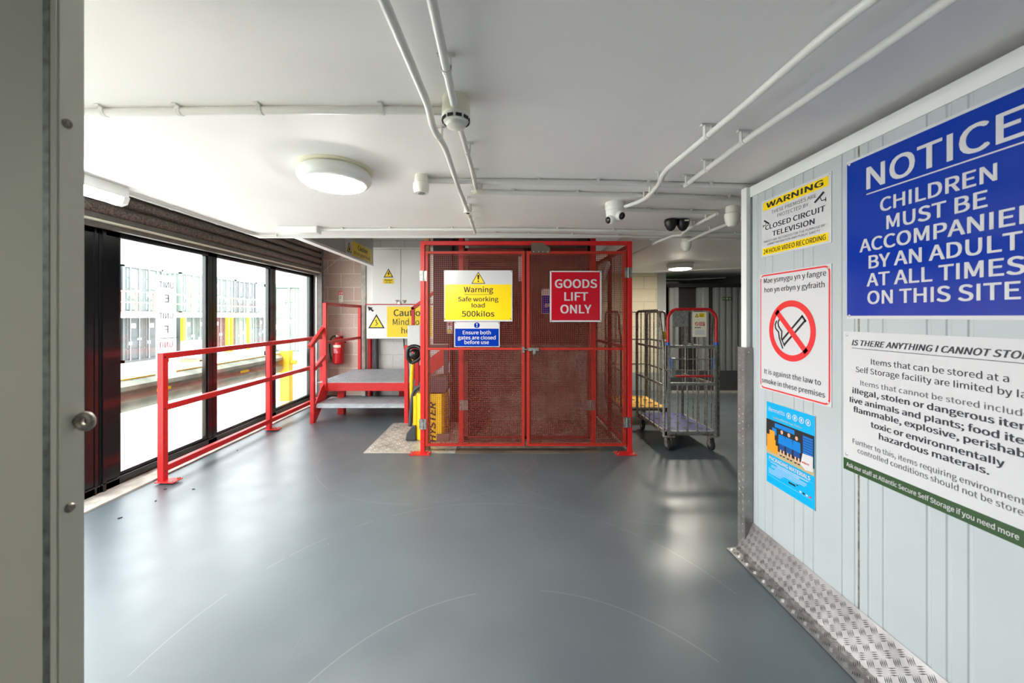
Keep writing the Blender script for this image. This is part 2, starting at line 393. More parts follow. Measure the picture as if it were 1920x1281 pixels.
# corrugated partition behind the roll cages
def corrugated(mb, x0, x1, y, z0, z1, pitch=.11, d=.03, mi=0):
    n = int((x1-x0)/pitch); prof = []
    for i in range(n):
        a = x0+i*(x1-x0)/n; p = (x1-x0)/n
        prof += [(a, y), (a+p*.4, y), (a+p*.5, y-d), (a+p*.9, y-d)]
    prof.append((x1, y)); k = len(prof)
    vs = [(x, yy, z0) for x, yy in prof]+[(x, yy, z1) for x, yy in prof]
    mb.add(vs, [(i, i+1, k+i+1, k+i) for i in range(k-1)], mi)
    mb.box((x0, y+.001, z0), (x1, y+.06, z1), mi)
m = MB(); corrugated(m, 3.12, 3.28, 7.05, .4, 1.93); corrugated(m, 3.62, 3.84, 7.05, .4, 1.93); corrugated(m, 3.9, 4.7, 7.05, .4, 1.93)
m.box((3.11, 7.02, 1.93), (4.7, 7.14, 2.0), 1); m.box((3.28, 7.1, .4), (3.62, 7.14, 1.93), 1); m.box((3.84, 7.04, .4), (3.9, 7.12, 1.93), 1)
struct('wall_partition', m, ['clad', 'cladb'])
m = bx((3.11, 7.0, 0), (4.7, 7.06, .4)); m.chequer(lambda u, v, l: V((u, 7.0-l, v)), 3.12, 4.69, .05, .39, .05, 0)
struct('baseboard_back', m, 'gplast')
struct('trim_6', bx((3.11, 6.93, 0), (4.7, 7.0, .035)), 'aluw')

# right-hand white panel wall (the end unit of a block of storage rooms)
WE, WT = 2.29, 2.163
def rmap(off=0): return lambda u, v, l: V((RX-off-l, u, v))
m = MB(); ys = [-2.5]; prof = []
y = -2.45
while y < WE-.03:
    prof += [(y, 0), (y+.004, .0035), (y+.014, .0035), (y+.018, 0)]
    y += .155 if int(round(y/.155)) % 2 else .06
prof = [(-2.5, 0)]+[q for q in prof if q[0] < WE-.02]+[(WE, 0)]
k = len(prof)
m.add([(RX+d, yy, 0) for yy, d in prof]+[(RX+d, yy, WT) for yy, d in prof], [(i, k+i, k+i+1, i+1) for i in range(k-1)])
m.box((RX+.006, -2.5, 0), (4.7, WE, WT))
struct('wall_right', m, 'panel')
struct('trim_7', MB().box((RX-.006, -2.5, WT-.05), (RX+.03, WE+.02, WT+.012)), 'trimw')
struct('trim_8', MB().box((RX-.002, 1.597, .17), (RX+.001, 1.603, WT-.05)), 'galvd')
struct('trim_9', MB().box((RX-.028, WE, 0), (RX+.06, WE+.05, WT+.012)).box((RX-.003, WE-.012, 0), (RX, WE, WT-.05), 1), ['trimw', 'greyink'])
# tread plate kick board with a floor flange, and the corner guard above it
g = MB(); prof = [(RX-.003, .172), (RX-.012, .155), (RX-.035, .1), (RX-.058, .052), (RX-.076, .022), (RX-.092, .009), (RX-.145, .004)]
k = len(prof)
g.add([(x, -2.5, z) for x, z in prof]+[(x, WE+.005, z) for x, z in prof], [(i, i+1, k+i+1, k+i) for i in range(k-1)])
L = [0]
for a, b in zip(prof, prof[1:]): L.append(L[-1]+math.hypot(b[0]-a[0], b[1]-a[1]))
def kmap(u, v, l):
    v = max(0, min(v, L[-1]-1e-6)); i = max(j for j in range(k-1) if L[j] <= v); t = (v-L[i])/(L[i+1]-L[i])
    a, b = V((prof[i][0], 0, prof[i][1])), V((prof[i+1][0], 0, prof[i+1][1])); d = (b-a).normalized()
    p = a.lerp(b, t)+V((d.z, 0, -d.x))*l; return V((p.x, u, p.z))
g.chequer(kmap, .2, WE, .008, L[-1]-.006, .034, 0, bars=4, h=.0042, k=.9)
g.prism([(x, WE+.005, z) for x, z in prof]+[(RX-.003, WE+.005, .0)], (0, .002, 0))
struct('baseboard_right', g, 'alu')
t = thing('corner_guard', 'tread plate angle screwed over the corner of the white panel wall', 'guard', (RX-.03, WE, .02))
g = MB().box((RX-.05, WE-.02, .012), (RX-.046, WE+.05, 1.213)).box((RX-.05, WE-.022, .012), (RX-.003, WE-.019, 1.213))
g.chequer(lambda u, v, l: V((RX-.05-l, u, v)), WE-.016, WE+.05, .03, 1.2, .022, 0, h=.0015)
g.chequer(lambda u, v, l: V((u, WE-.022-l, v)), RX-.048, RX-.004, .03, 1.2, .022, 0, h=.0015)
obj('angle_plate', g, 'alu', t)
for z in (.3, .75, 1.185):
    obj('screw', MB().lathe([(.005, 0), (.0045, .002), (.002, .003)], (RX-.03, WE-.0225, z), (0,-1,0), 10), 'steel', t)

# pale panel in the near left, the jamb of the opening the view is taken through
JD, JX = .732, -.85
j = MB().box((-3.2, JD, 0), (JX-.004, JD+.04, CE)); j.box((JX-.03, JD+.002, 0), (JX, JD+.045, CE)); j.box((JX-.03, JD-.002, 0), (JX-.003, JD, CE))
j.box((JX-.026, JD-.004, 0), (JX-.014, JD-.002, CE), 1)  # metal strip stands in for a highlight running down the jamb
wl = struct('wall_jamb', j, ['olive', 'galv'])
for yy, xx in ((232, 125), (952, 130)):
    dd_ = -JX*F_PX/(CX-xx); p = P(xx, yy, dd_); o = obj('bolt', MB().lathe([(.009, 0), (.009, .003), (.006, .006)], p, (1,0,0), 12), 'galvd', wl); o['kind'] = 'structure'
p = V((JX+.018, JD+.03, 1.19))
t = thing('lock_eye', 'dull metal lock eye sticking out of the pale panel edge', 'lock', p)
ring = [p+V((math.cos(a)*.013, 0, math.sin(a)*.013)) for a in [2*math.pi*i/20 for i in range(21)]]
obj('eye_ring', MB().tube(ring, .007, 8), 'galvd', t, smooth=60)
obj('shank', MB().tube([p+V((-.018, 0, 0)), p+V((-.01, 0, 0))], .008, 8), 'galvd', t, smooth=60)

# ================================================================== WINDOWS AND SHUTTER
GB, GT = .11, 2.045
def window(n, y0, y1, a, b):
    f = MB()
    f.box((WX-.07, y0, .0), (WX, y1, GB-.04)); f.box((WX-.05, y0, GB-.045), (WX+.012, y1, GB-.03)); f.box((WX-.06, y0, GT), (WX, y1, 2.1))
    f.box((WX-.05, y0, GB-.03), (WX-.008, y1, GB))
    f.box((WX-.07, y0, 0), (WX, a, 2.1)); f.box((WX-.07, b, 0), (WX, y1, 2.1))
    for q in (a, b-.02): f.box((WX-.045, q, GB), (WX-.012, q+.02, GT))
    r = struct('window_%d' % n, f, 'frame', bevel=.003)
    gl = MB().box((WX-.034, a, GB), (WX-.028, b, GT)); o = struct('pane', gl, 'glass', parent=r)
window(1, .8, 2.985, .86, 2.88)
window(2, 2.99, 4.16, 3.15, 4.10)
window(3, 4.165, 5.262, 4.225, 5.20)
window(4, 5.267, 6.41, 5.33, 6.31)
struct('trim_10', MB().box((WX-.02, 3.005, 0), (WX+.012, 3.03, 2.1)).box((WX-.02, 2.95, 0), (WX+.006, 2.965, 2.1)), 'frame')

t = thing('roller_shutter', 'raised brown steel roller shutter above the windows', 'shutter', (WX+.1, 3.6, 2.1))
pr = []; z = 2.2
zz = 2.175
for i in range(5):
    for kx in range(7):
        a = math.pi*kx/6; pr.append((-3.04+.045*math.sin(a), zz+.09*(1-math.cos(a))/2))
    zz += .094
k = len(pr); m = MB(); m.add([(x, .82, z) for x, z in pr]+[(x, 6.36, z) for x, z in pr], [(i, k+i, k+i+1, i+1) for i in range(k-1)])
m.box((-3.1, .82, 2.17), (-3.06, 6.36, 2.66))
obj('curtain', m, 'shut', t, smooth=40)
obj('bottom_bar', MB().box((-3.07, .82, 2.128), (-3.02, 6.36, 2.174)).box((-3.1, .82, 2.08), (-3.055, 6.36, 2.13)), 'lintel', t)
obj('seal_strip', bx((-3.055, .82, 2.118), (-3.015, 6.38, 2.13)), 'cream', t)
obj('guide_channel', MB().box((-3.12, 6.37, .02), (-3.0, 6.43, 2.66)).box((-3.1, 6.365, .02), (-3.085, 6.37, 2.1), 1), ['lintel', 'steel'], t)
# sheets taped on the glass, seen from behind
def gmap(u, v, l):
    d = WX*F_PX/(u-CX); return V((WX-.0275+l, d, CAMH-(v-HY)/F_PX*3.61))
for (v0, v1, lines, lab) in ((517, 633.5, (('UNIT', 330.7, 303.7, 540, 11), ('E', 322, 314, 567, 14), ('UNIT', 330, 303, 597.5, 10.5), ('F', 321, 313, 625, 14)), 'upper white paper sheet with UNIT E and UNIT F on the window'),
                              (635, 706, (('UNIT', 329, 302.5, 652, 10.5), ('G', 322, 313, 682, 12)), 'lower white paper sheet with UNIT G on the window')):
    t = thing('window_sheet', lab, 'paper sheet', gmap(316, (v0+v1)/2, 0))
    obj('sheet', MB().quad(gmap, 297.5, 335.5, v0, v1, .0005), 'paper', t)
    m = MB()
    for s_, a, b, v, cap in lines: m.text(s_, gmap, a, b, v, -cap, .0012, 0, .012)
    obj('lettering', m, 'greyink' if v0 < 600 else 'rprint', t)

# ================================================================== RED GUARD RAIL
GX = -2.85
t = thing('guard_rail', 'red box-section guard rail along the foot of the windows', 'railing', (GX, 4.6, 0))
for y in (3.21, 4.68, 6.06):
    p = obj('post', MB().box((GX-.025, y-.025, .008), (GX+.025, y+.025, 1.09)), 'red', t, bevel=.003)
    obj('base_plate', MB().box((GX-.03, y-.05, .012), (GX+.13, y+.05, .021)), 'red', p, bevel=.002)
    for q in ((.105, -.035), (.105, .035)):
        obj('bolt', MB().lathe([(.011, 0), (.011, .008), (.007, .012)], (GX+q[0], y+q[1], .021), (0,0,1), 8), 'galvd', p)
    for z in (.62, .1, 1.055): obj('hole_plug', MB().lathe([(.008, 0), (.006, .002)], (GX+.025, y-.005, z), (1,0,0), 10), 'black', p)
for z, n in ((1.065, 'top_rail'), (.63, 'middle_rail'), (.115, 'bottom_rail')):
    obj(n, MB().box((GX-.024, 3.22, z-.025), (GX+.024, 6.06, z+.025)), 'red', t, bevel=.003)

# ================================================================== STEPS AND PLATFORM
t = thing('step_platform', 'red steel step platform with grey tread plate deck under the stair sign', 'steps', (-1.9, 5.8, 0))
LX, RX2, PZ = -2.46, -1.26, .48
d = MB().box((LX-.1, 5.3, PZ-.006), (RX2, 6.64, PZ)); d.chequer(lambda u, v, l: V((u, v, PZ+l)), LX-.09, RX2-.01, 5.31, 6.63, .05, 0, h=.006)
obj('deck', d, 'tread', t)
obj('deck_frame', MB().box((LX, 5.3, PZ-.12), (RX2, 5.35, PZ-.007)).box((LX, 6.58, PZ-.12), (RX2, 6.63, PZ-.007)).box((LX-.05, 5.3, PZ-.12), (LX, 6.63, PZ-.007)), 'red', t, bevel=.003)
tr = MB().prism([(LX+.02, 5.05, .24), (LX+.02, 5.5, .24), (LX+.02, 5.5, .232), (LX+.02, 5.075, .232), (LX+.02, 5.04, .195), (LX+.02, 5.025, .19), (LX+.02, 5.028, .215)], (RX2-LX-.04, 0, 0))
tr.chequer(lambda u, v, l: V((u, v, .24+l)), LX+.03, RX2-.03, 5.06, 5.49, .045, 0, h=.005)
tr.chequer(lambda u, v, l: V((u, 5.028-l, v)), LX+.03, RX2-.03, .192, .236, .04, .002, h=.004)
obj('tread', tr, 'tread', t)
for x in (LX, RX2):
    s_ = MB().prism([(x-.006, 4.97, 0), (x-.006, 5.05, 0), (x-.006, 5.42, .34), (x-.006, 5.42, PZ), (x-.006, 5.3, PZ), (x-.006, 5.2, .42), (x-.006, 4.97, .16)], (.012, 0, 0))
    obj('stringer', s_, 'red', t)
for x, y in ((LX+.13, 5.42), (LX+.74, 6.4), (RX2-.12, 6.5)):
    obj('leg', MB().box((x, y, 0), (x+.09, y+.09, PZ-.12)), 'red', t, bevel=.004)
def post(x, y, z0, z1): return obj('handrail_post', MB().box((x-.025, y-.025, z0), (x+.025, y+.025, z1)), 'red', t, bevel=.003)
post(LX-.01, 4.995, .0, 1.0); post(LX+.01, 5.3, PZ-.1, 1.585); post(LX+.01, 6.6, PZ-.1, 1.585)
h = MB(); h.bar((LX-.03, 4.96, 1.0), (LX-.01, 5.33, 1.255), .05, .05); obj('sloping_handrail', h, 'red', t, bevel=.003)
h = MB(); h.bar((LX+.0, 5.0, .70), (LX+.01, 5.3, .85), .045, .045); obj('sloping_rail', h, 'red', t, bevel=.003)
obj('top_handrail', MB().box((LX-.015, 5.3, 1.545), (LX+.035, 6.62, 1.59)), 'red', t, bevel=.003)
obj('knee_rail', MB().box((LX-.012, 5.3, 1.01), (LX+.03, 6.62, 1.05)), 'red', t, bevel=.003)
x = RX2+.02
pp = post(x, 4.99, 0, 1.02); post(x+.07, 5.3, PZ-.1, 1.1); obj('sloping_handrail', MB().bar((x, 4.99, .96), (x+.09, 5.3, 1.13), .05, .05), 'red', t, bevel=.003)
# second short flight behind, rising to the right
t2 = thing('upper_stair', 'red stair flight rising to the right behind the yellow truck', 'stairs', (-.8, 5.75, .5))
for y in (5.5, 6.3):
    obj('stringer', MB().prism([(-1.22, y, .66), (-.62, y, 1.10), (-.62, y, .84), (-1.22, y, .42)], (0, .03, 0)), 'red', t2)
for i in range(3):
    obj('tread', MB().box((-1.18+.2*i, 5.53, .56+.145*i), (-.98+.2*i, 6.3, .58+.145*i)), 'tread', t2)
obj('handrail', MB().bar((-1.28, 5.45, 1.5), (-.7, 5.45, 1.93), .045, .045).bar((-1.26, 5.45, .5), (-1.26, 5.45, 1.53), .045, .045, up=(1,0,0)), 'red', t2, bevel=.003)
tt = thing('control_box', 'light grey control box fixed to the red newel post beside the cage', 'box', P(777, 629, 4.93))
a, b = P(766, 648, 4.93), P(790, 610, 4.93)
obj('housing', MB().box((a.x, 4.88, a.z), (b.x, 4.963, b.z)), 'box', tt, bevel=.004)
obj('cover_plate', MB().box((a.x+.008, 4.874, a.z+.01), (b.x-.008, 4.88, b.z-.01)), 'box', tt, bevel=.002)
for q, r_ in ((.012, .02),): obj('screw', MB().lathe([(.004, 0), (.003, .002)], (a.x+.02, 4.874, a.z+.03), (0,-1,0), 8), 'steel', tt)

# ================================================================== BACK WALL ITEMS BY THE STEPS
BD = 6.72
o = P(634, 660, 6.62)
t = thing('fire_extinguisher', 'red fire extinguisher hung on the brown block wall', 'fire extinguisher', (o.x, 6.62, .57))
ex = o.x
obj('body', MB().lathe([(.06, 0), (.085, .012), (.09, .03), (.09, .36), (.085, .4), (.06, .435), (.03, .455), (.03, .47)], (ex, 6.63, .57), n=28), 'maroon', t, smooth=50)
lb = MB()
for z0, z1, mi in ((.19, .28, 0), (.29, .335, 1)):
    vs = []; n = 10
    for i in range(n+1):
        a = -math.pi/2+(-.85+1.7*i/n); vs += [(ex+.0908*math.cos(a), 6.63+.0908*math.sin(a), .57+z0), (ex+.0908*math.cos(a), 6.63+.0908*math.sin(a), .57+z1)]
    lb.add(vs, [(2*i, 2*i+2, 2*i+3, 2*i+1) for i in range(n)], mi)
fm = lambda u, v, l: V((ex+u, 6.63-.093-l, .57+v))
for i in range(5): lb.quad(fm, -.04, .03-.006*i, .2+.016*i, .206+.016*i, 0, 2)
obj('instruction_label', lb, ['rprint', 'cream', 'wsign'], t)
v = obj('valve', MB().lathe([(.02, 0), (.02, .03), (.012, .035), (.012, .05)], (ex, 6.63, 1.04), n=14), 'steel', t)
obj('lever', MB().bar((ex-.03, 6.62, 1.085), (ex+.09, 6.6, 1.075), .018, .008).bar((ex-.03, 6.62, 1.1), (ex+.1, 6.6, 1.125), .018, .006), 'maroon', t)
obj('pressure_gauge', MB().lathe([(.014, 0), (.014, .012)], (ex-.012, 6.6, 1.06), (0,-1,0), 14), 'cream', t)
obj('hose', MB().tube(rounded([(ex-.01, 6.62, 1.06), (ex-.1, 6.6, 1.05), (ex-.13, 6.58, .95), (ex-.125, 6.58, .75), (ex-.095, 6.57, .66)], .06), .011, 8), 'black', t, smooth=60)
obj('wall_bracket', MB().box((ex-.03, 6.715, .85), (ex+.03, 6.75, 1.05)).box((ex-.1, 6.7, .93), (ex+.1, 6.722, .95)), 'maroon', t)
# small sign above it
def fwall(d): return lambda u, v, l: P(u, v, d)+V((0, -l, 0))
def board(name, label, cat, f, u0, u1, v0, v1, th, edge='wsign', group=None, loc=None):
    t = thing(name, label, cat, f((u0+u1)/2, (v0+v1)/2, 0) if loc is None else loc, group)
    a = [f(u0,v0,0), f(u1,v0,0), f(u1,v1,0), f(u0,v1,0)]; b = [f(u0,v0,th), f(u1,v0,th), f(u1,v1,th), f(u0,v1,th)]
    return t, MB().add(a+b, [(0,1,2,3),(4,5,6,7),(0,1,5,4),(1,2,6,5),(2,3,7,6),(3,0,4,7)])
f = fwall(6.749); t, m = board('extinguisher_notice', 'small photoluminescent notice with red top on the block wall', 'sign', f, 635.5, 643, 546, 567, .003)
m.quad(f, 635.5, 643, 546, 553.5, .0034, 1); obj('board', m, ['cream', 'rprint'], t)
obj('lettering', MB().quad(f, 637, 638, 548, 552, .004).quad(f, 640, 642, 548, 552, .004).quad(f, 637, 641, 556, 557, .004, 1).quad(f, 637, 640, 559, 560, .004, 1), ['wsign', 'greyink'], t)
# loose cable on the blocks
tag(obj('loose_cable', MB().tube(rounded([P(602, 514.5, 6.74), P(612, 505, 6.73), P(628, 490, 6.73), P(640, 483.5, 6.73), P(650, 480, 6.73)], .2), .006, 6), 'cream', smooth=60), 'thin cream cable slung slackly across the brown block wall', 'cable')
# services on the pier between block wall and white wall
tag(obj('cable_trunking', MB().box((-2.46, 6.69, .0), (-2.385, 6.75, 2.62)), 'concrete', bevel=.004), 'grey-brown vertical trunking at the end of the block wall', 'trunking')
tag(obj('sprinkler_pipe', MB().tube([(-2.31, 6.705, .0), (-2.31, 6.705, 1.1)], .036, 14), 'maroon', smooth=60), 'upright red pipe below the large caution sign', 'pipe')
tag(obj('drain_pipe', MB().tube([(-2.2, 6.695, .0), (-2.2, 6.695, 1.1)], .045, 14), 'gplast', smooth=60), 'upright dark grey pipe beside the red pipe', 'pipe')
tag(obj('drooping_cable', MB().tube(rounded([P(757, 634, 6.7), P(758, 655, 6.7), P(763, 668, 6.6), P(770, 680, 6.55)], .1), .012, 7), 'black', smooth=60), 'black cable hanging below the large caution sign', 'cable')
# electrical cupboard
CD = 6.5
t = thing('electrical_cupboard', 'white two-door electrical cupboard above the large caution sign', 'cupboard', P(752, 570, 6.6))
a, b = P(688, 570, CD), P(822, 467, CD)
obj('carcass', MB().box((a.x, CD, a.z), (b.x, 6.749, b.z)).box((a.x-.01, CD-.02, b.z), (b.x, 6.749, b.z+.02)), 'white', t)
mid = P(752.5, 500, CD).x
for i, (x0, x1) in enumerate(((a.x+.1, mid-.004), (mid+.004, b.x-.02))):
    dd = obj('door', MB().box((x0, CD-.022, a.z+.01), (x1, CD-.001, b.z-.012)), 'white', t, bevel=.002)
    hx = mid-.06 if i == 0 else mid+.06
    obj('latch', MB().box((hx-.035, CD-.03, 1.655), (hx+.035, CD-.022, 1.672)).box((hx-.012, CD-.035, 1.62), (hx+.012, CD-.022, 1.66)), 'galvd', dd)
obj('padlock', MB().box((mid-.05, CD-.05, 1.6), (mid-.01, CD-.03, 1.645)), 'steel', t, bevel=.004)
f = fwall(CD-.0225); t, m = board('electric_hazard_sign', 'white notice with yellow lightning triangle on the cupboard door', 'sign', f, 719, 740.5, 501, 533, .002)
m.quad(f, 718.5, 738.5, 522.5, 532, .0026, 1); obj('board', m, ['white', 'ysign'], t)
def tri(mb, f, u, v0, v1, hw, lift, ed=1, fl=2, k=.74):     # warning triangle: dark edge, yellow field
    mb.poly(f, [(u, v0), (u+hw, v1), (u-hw, v1)], lift, ed)
    cv = v1-(v1-v0)/3; g_ = lambda q: (u+(q[0]-u)*k, cv+(q[1]-cv)*k)
    mb.poly(f, [g_((u, v0)), g_((u+hw, v1)), g_((u-hw, v1))], lift+.0006, fl)
m = MB(); tri(m, f, 728.5, 503.5, 520.5, 9.3, .003, 0, 1)
m.poly(f, [(729.5, 508.5), (726, 514), (728.5, 514), (727, 518.5), (731.5, 512.5), (729, 512.5), (731, 509)], .0042, 0)
obj('pictogram', m, ['blk', 'ysign'], t)
obj('lettering', MB().text('Danger', f, 722, 735.5, 527, -3.2, .004, 0, .015).text('400 volts', f, 723, 734, 531, -2.2, .004, 0, .01), 'blk', t)
def bumped_man(mb, f, u, v, s, lift, mi=0):   # the little figure knocking its head
    mb.poly(f, [(u-s*.35, v-s*.9), (u+s*.3, v-s*1.0), (u+s*.3, v-s*.8), (u-s*.3, v-s*.7)], lift, mi)
    mb.disc(f, u+s*.05, v-s*.45, s*.17, lift, mi, 14)
    mb.poly(f, [(u-s*.05, v-s*.25), (u+s*.35, v-s*.3), (u+s*.5, v+s*.15), (u+s*.1, v+s*.3), (u+s*.25, v+s*.1)], lift, mi)
    mb.poly(f, [(u-s*.35, v+s*.4), (u+s*.1, v+s*.2), (u+s*.25, v+s*.45), (u-s*.35, v+s*.5)], lift, mi)
# large caution sign
f = fwall(6.6); t, m = board('caution_sign', 'large white and yellow caution sign with an arrow below the electrical cupboard', 'sign', f, 687.4, 813, 572, 635, .004)
m.quad(f, 725.9, 810.5, 575, 632, .0046, 1); obj('board', m, ['white', 'ysign'], t)
m = MB(); m.text('Caution', f, 738.4, 797.5, 592.6, -11.8, .006, 0, .012); m.text('Mind your', f, 736.7, 801, 609.5, -11.2, .006); m.text('head', f, 752.8, 786, 625.4, -11, .006)
obj('lettering', m, 'blk', t)
m = MB(); tri(m, f, 706, 589, 615.8, 15.6, .005, 0, 1, .76); bumped_man(m, f, 705.5, 607, 7, .0066)
m.poly(f, [(689.5, 575), (699.5, 577.2), (697, 579.2), (701.5, 582.5), (699, 585), (694.4, 581), (692.2, 583.2)], .005, 0)
obj('pictogram', m, ['blk', 'ysign'], t)
struct('trim_11', bx((-2.35, 6.58, 1.598), (-1.2, 6.75, 1.612)), 'rprint')
# caution sign on the downstand
f = lambda u, v, l: V((-2.05+l, u, v))
t, m = board('head_height_sign', 'small yellow caution sign on the grey downstand above the steps', 'sign', f, 5.02, 6.06, 2.222, 2.455, .004)
m.quad(f, 5.235, 6.02, 2.237, 2.44, .0046, 1); obj('board', m, ['wsign', 'ysign'], t)
m = MB(); m.text('Caution', f, 5.43, 5.82, 2.345, .066, .006, 0, .012); m.text('Mind your head', f, 5.3, 5.935, 2.262, .055, .006, 0)
obj('lettering', m, 'blk', t)
m = MB(); m.poly(f, [(5.13, 2.4), (5.215, 2.262), (5.045, 2.262)], .005, 0); m.poly(f, [(5.13, 2.378), (5.193, 2.274), (5.067, 2.274)], .0056, 1)
m.disc(f, 5.13, 2.335, .011, .0062, 0, 12); m.poly(f, [(5.11, 2.32), (5.15, 2.32), (5.155, 2.285), (5.105, 2.28)], .0062, 0)
obj('pictogram', m, ['blk', 'ysign'], t)

# ================================================================== LIFT CAGE (outer gates)
D = 3.9; sc = F_PX/D
def X(px): return (px-CX)/sc
def Z(py): return CAMH-(py-HY)/sc
def weld_mesh(mb, x0, x1, z0, z1, y, p=.0205, r=.0015, mi=0, f=None):
    f = f or (lambda u, v, l: V((u, y-l, v)))
    nx, nz = int((x1-x0)/p), int((z1-z0)/p)
    for i in range(nx+1):
        u = x0+(x1-x0)*i/nx
        mb.add([f(u-r, z0, 0), f(u+r, z0, 0), f(u+r, z0, 2*r), f(u-r, z0, 2*r), f(u-r, z1, 0), f(u+r, z1, 0), f(u+r, z1, 2*r), f(u-r, z1, 2*r)], [(0,1,5,4),(1,2,6,5),(2,3,7,6),(3,0,4,7)], mi)
    for i in range(nz+1):
        v = z0+(z1-z0)*i/nz
        mb.add([f(x0, v-r, 2*r), f(x0, v+r, 2*r), f(x0, v+r, 4*r), f(x0, v-r, 4*r), f(x1, v-r, 2*r), f(x1, v+r, 2*r), f(x1, v+r, 4*r), f(x1, v-r, 4*r)], [(0,1,5,4),(1,2,6,5),(2,3,7,6),(3,0,4,7)], mi)
    return mb
def hinge(parent, x, z, y, w=.075, h=.105):
    hb = MB().box((x-w/2, y-.004, z-h/2), (x-.006, y, z+h/2)).box((x+.006, y-.004, z-h/2), (x+w/2, y, z+h/2))
    hb.tube([(x, y-.006, z-h/2), (x, y-.006, z+h/2)], .007, 10)
    for s_ in (-1, 1):
        for q in (-.033, 0, .033): hb.lathe([(.005, 0), (.003, .003)], (x+s_*w*.3, y-.004, z+q), (0,-1,0), 8)
    return obj('hinge', hb, 'galv', parent)
t = thing('lift_cage', 'red weld-mesh goods lift cage with two closed gates', 'lift cage', (X(986), D, 0))
top = Z(452)
for px, dx in ((792, -1), (1181.5, 1)):
    x = X(px); p = obj('post', MB().box((x-.022, D, .01), (x+.022, D+.045, top)), 'red', t, bevel=.003)
    bp = obj('base_plate', MB().box((x-.12 if dx < 0 else x-.16, D-.075, .0), (x+.09 if dx < 0 else x+.045, D+.03, .01)), 'red', p, bevel=.002)
    for q in (-.095 if dx < 0 else -.135, .07 if dx < 0 else .02):
        for yy in (-.055, .01): obj('bolt', MB().lathe([(.009, 0), (.009, .007), (.005, .011)], (x+q, D+yy, .01), (0,0,1), 8), 'galvd', p)
xl, xr = X(796), X(1177.5)
obj('top_rail', MB().box((xl-.005, D, top-.04), (xr+.005, D+.045, top)), 'red', t, bevel=.003)
gz0, gz1 = Z(837.5), Z(470.5)
gates = []
for gx0, gx1 in ((X(797), X(984)), (X(988), X(1175))):
    w = .03; fr = MB()
    for lo, hi in (((gx0, gz0), (gx0+w, gz1)), ((gx1-w, gz0), (gx1, gz1))): fr.box((lo[0], D+.006, lo[1]), (hi[0], D+.034, hi[1]))
    for z0 in (gz0, gz1-w, Z(657)): fr.box((gx0+w, D+.006, z0), (gx1-w, D+.034, z0+w*.9))
    gt = obj('gate', fr, 'redmesh', t, bevel=.002); gates.append(gt)
    obj('weld_mesh', weld_mesh(MB(), gx0+.004, gx1-.004, gz0+.004, gz1-.004, D+.006), 'wire', gt)
for px, py in ((793.8, 517.5), (792.8, 795.5)): hinge(gates[0], X(px), Z(py), D-.002)
for px, py in ((1178, 511.5), (1175.5, 792)): hinge(gates[1], X(px), Z(py), D-.002)
lb = MB().box((X(979), D-.02, Z(661)), (X(983), D+.006, Z(650))).tube([(X(978), D-.016, Z(655)), (X(1008), D-.016, Z(655))], .006, 10)
lb.box((X(990), D-.024, Z(658)), (X(1010), D+.002, Z(652))).box((X(999), D-.03, Z(664)), (X(1004), D-.01, Z(655)))
obj('bolt_latch', lb, 'galv', gates[1], bevel=.0015)
hp = MB().prism([(X(996), D-.004, Z(474.5)), (X(996), D-.004, Z(455.5)), (X(1018), D-.004, Z(455.5)), (X(1032), D-.004, Z(465)), (X(1030), D-.004, Z(474.5))], (0, .003, 0))
pl = obj('stop_plate', hp, 'brown', t)
for px in (1000.3, 1010, 1018, 1027): obj('rivet', MB().lathe([(.005, 0), (.003, .003)], (X(px), D-.004, Z(472.3)), (0,-1,0), 8), 'wsign', pl)
# right side screen of the cage
sx = X(1181.5)
sp = MB(); 
for y in (4.62, 5.3): sp.box((sx-.02, y, .01), (sx+.02, y+.045, top))
sp.box((sx-.02, D+.046, .04), (sx+.02, 5.3, .08)); sp.box((sx-.02, D+.046, top-.07), (sx+.02, 5.3, top-.03)); sp.box((sx-.018, D+.046, Z(657)), (sx+.018, 5.3, Z(650)))
s1 = obj('side_screen', sp, 'red', t, bevel=.003)
obj('weld_mesh', weld_mesh(MB(), D+.05, 5.3, .05, top-.04, 0, .022, .0015, 0, lambda u, v, l: V((sx-.02-l, u, v))), 'wire2', s1)
obj('brace', MB().bar((sx-.06, 4.7, 1.86), (sx-.06, 4.45, 2.02), .03, .05), 'white', s1)
tag(obj('timber_post', MB().box((X(793.5), D+.06, 0), (X(793.5)+.05, D+.13, 2.4)), 'wood', bevel=.003), 'bare timber post behind the left post of the lift cage', 'post')

# signs on the gates
fz = 5.57
def f6(off): return lambda u, v, l: P(760+u/fz, 430+v/fz, D)+V((0, -.003-l, 0))
f = f6(0)
def corner_ties(t, f, pts):
    for u, v in pts: obj('cable_tie', MB().stroke(f, [(u-7, v-7), (u+7, v+7)], 5, .0042), 'blk', t)
t, m = board('load_limit_sign', 'white and yellow warning sign for safe working load on the left gate', 'sign', f, 405, 1118, 430, 963, .003)
m.quad(f, 414, 1108, 577, 947, .0036, 1); obj('board', m, ['wsign', 'ysign'], t)
m = MB().text('Warning', f, 612, 918, 658, -55, .0042, 0, .018).quad(f, 615, 908, 680, 684, .0042).text('Safe working', f, 552, 972, 753, -45, .0042, 0, .018).text('load', f, 693, 830, 817, -45, .0042, 0, .018).text('500kilos', f, 590, 930, 912, -57, .0042, 0, .018)
obj('lettering', m, 'blk', t)
m = MB(); tri(m, f, 763, 443, 570, 73, .0036, 0, 1, .84)
m.poly(f, [(752, 488), (774, 488), (768, 528), (758, 528)], .0048, 0); m.disc(f, 763, 545, 8, .0048, 0, 14); m.disc(f, 763, 487, 11, .0048, 0, 14)
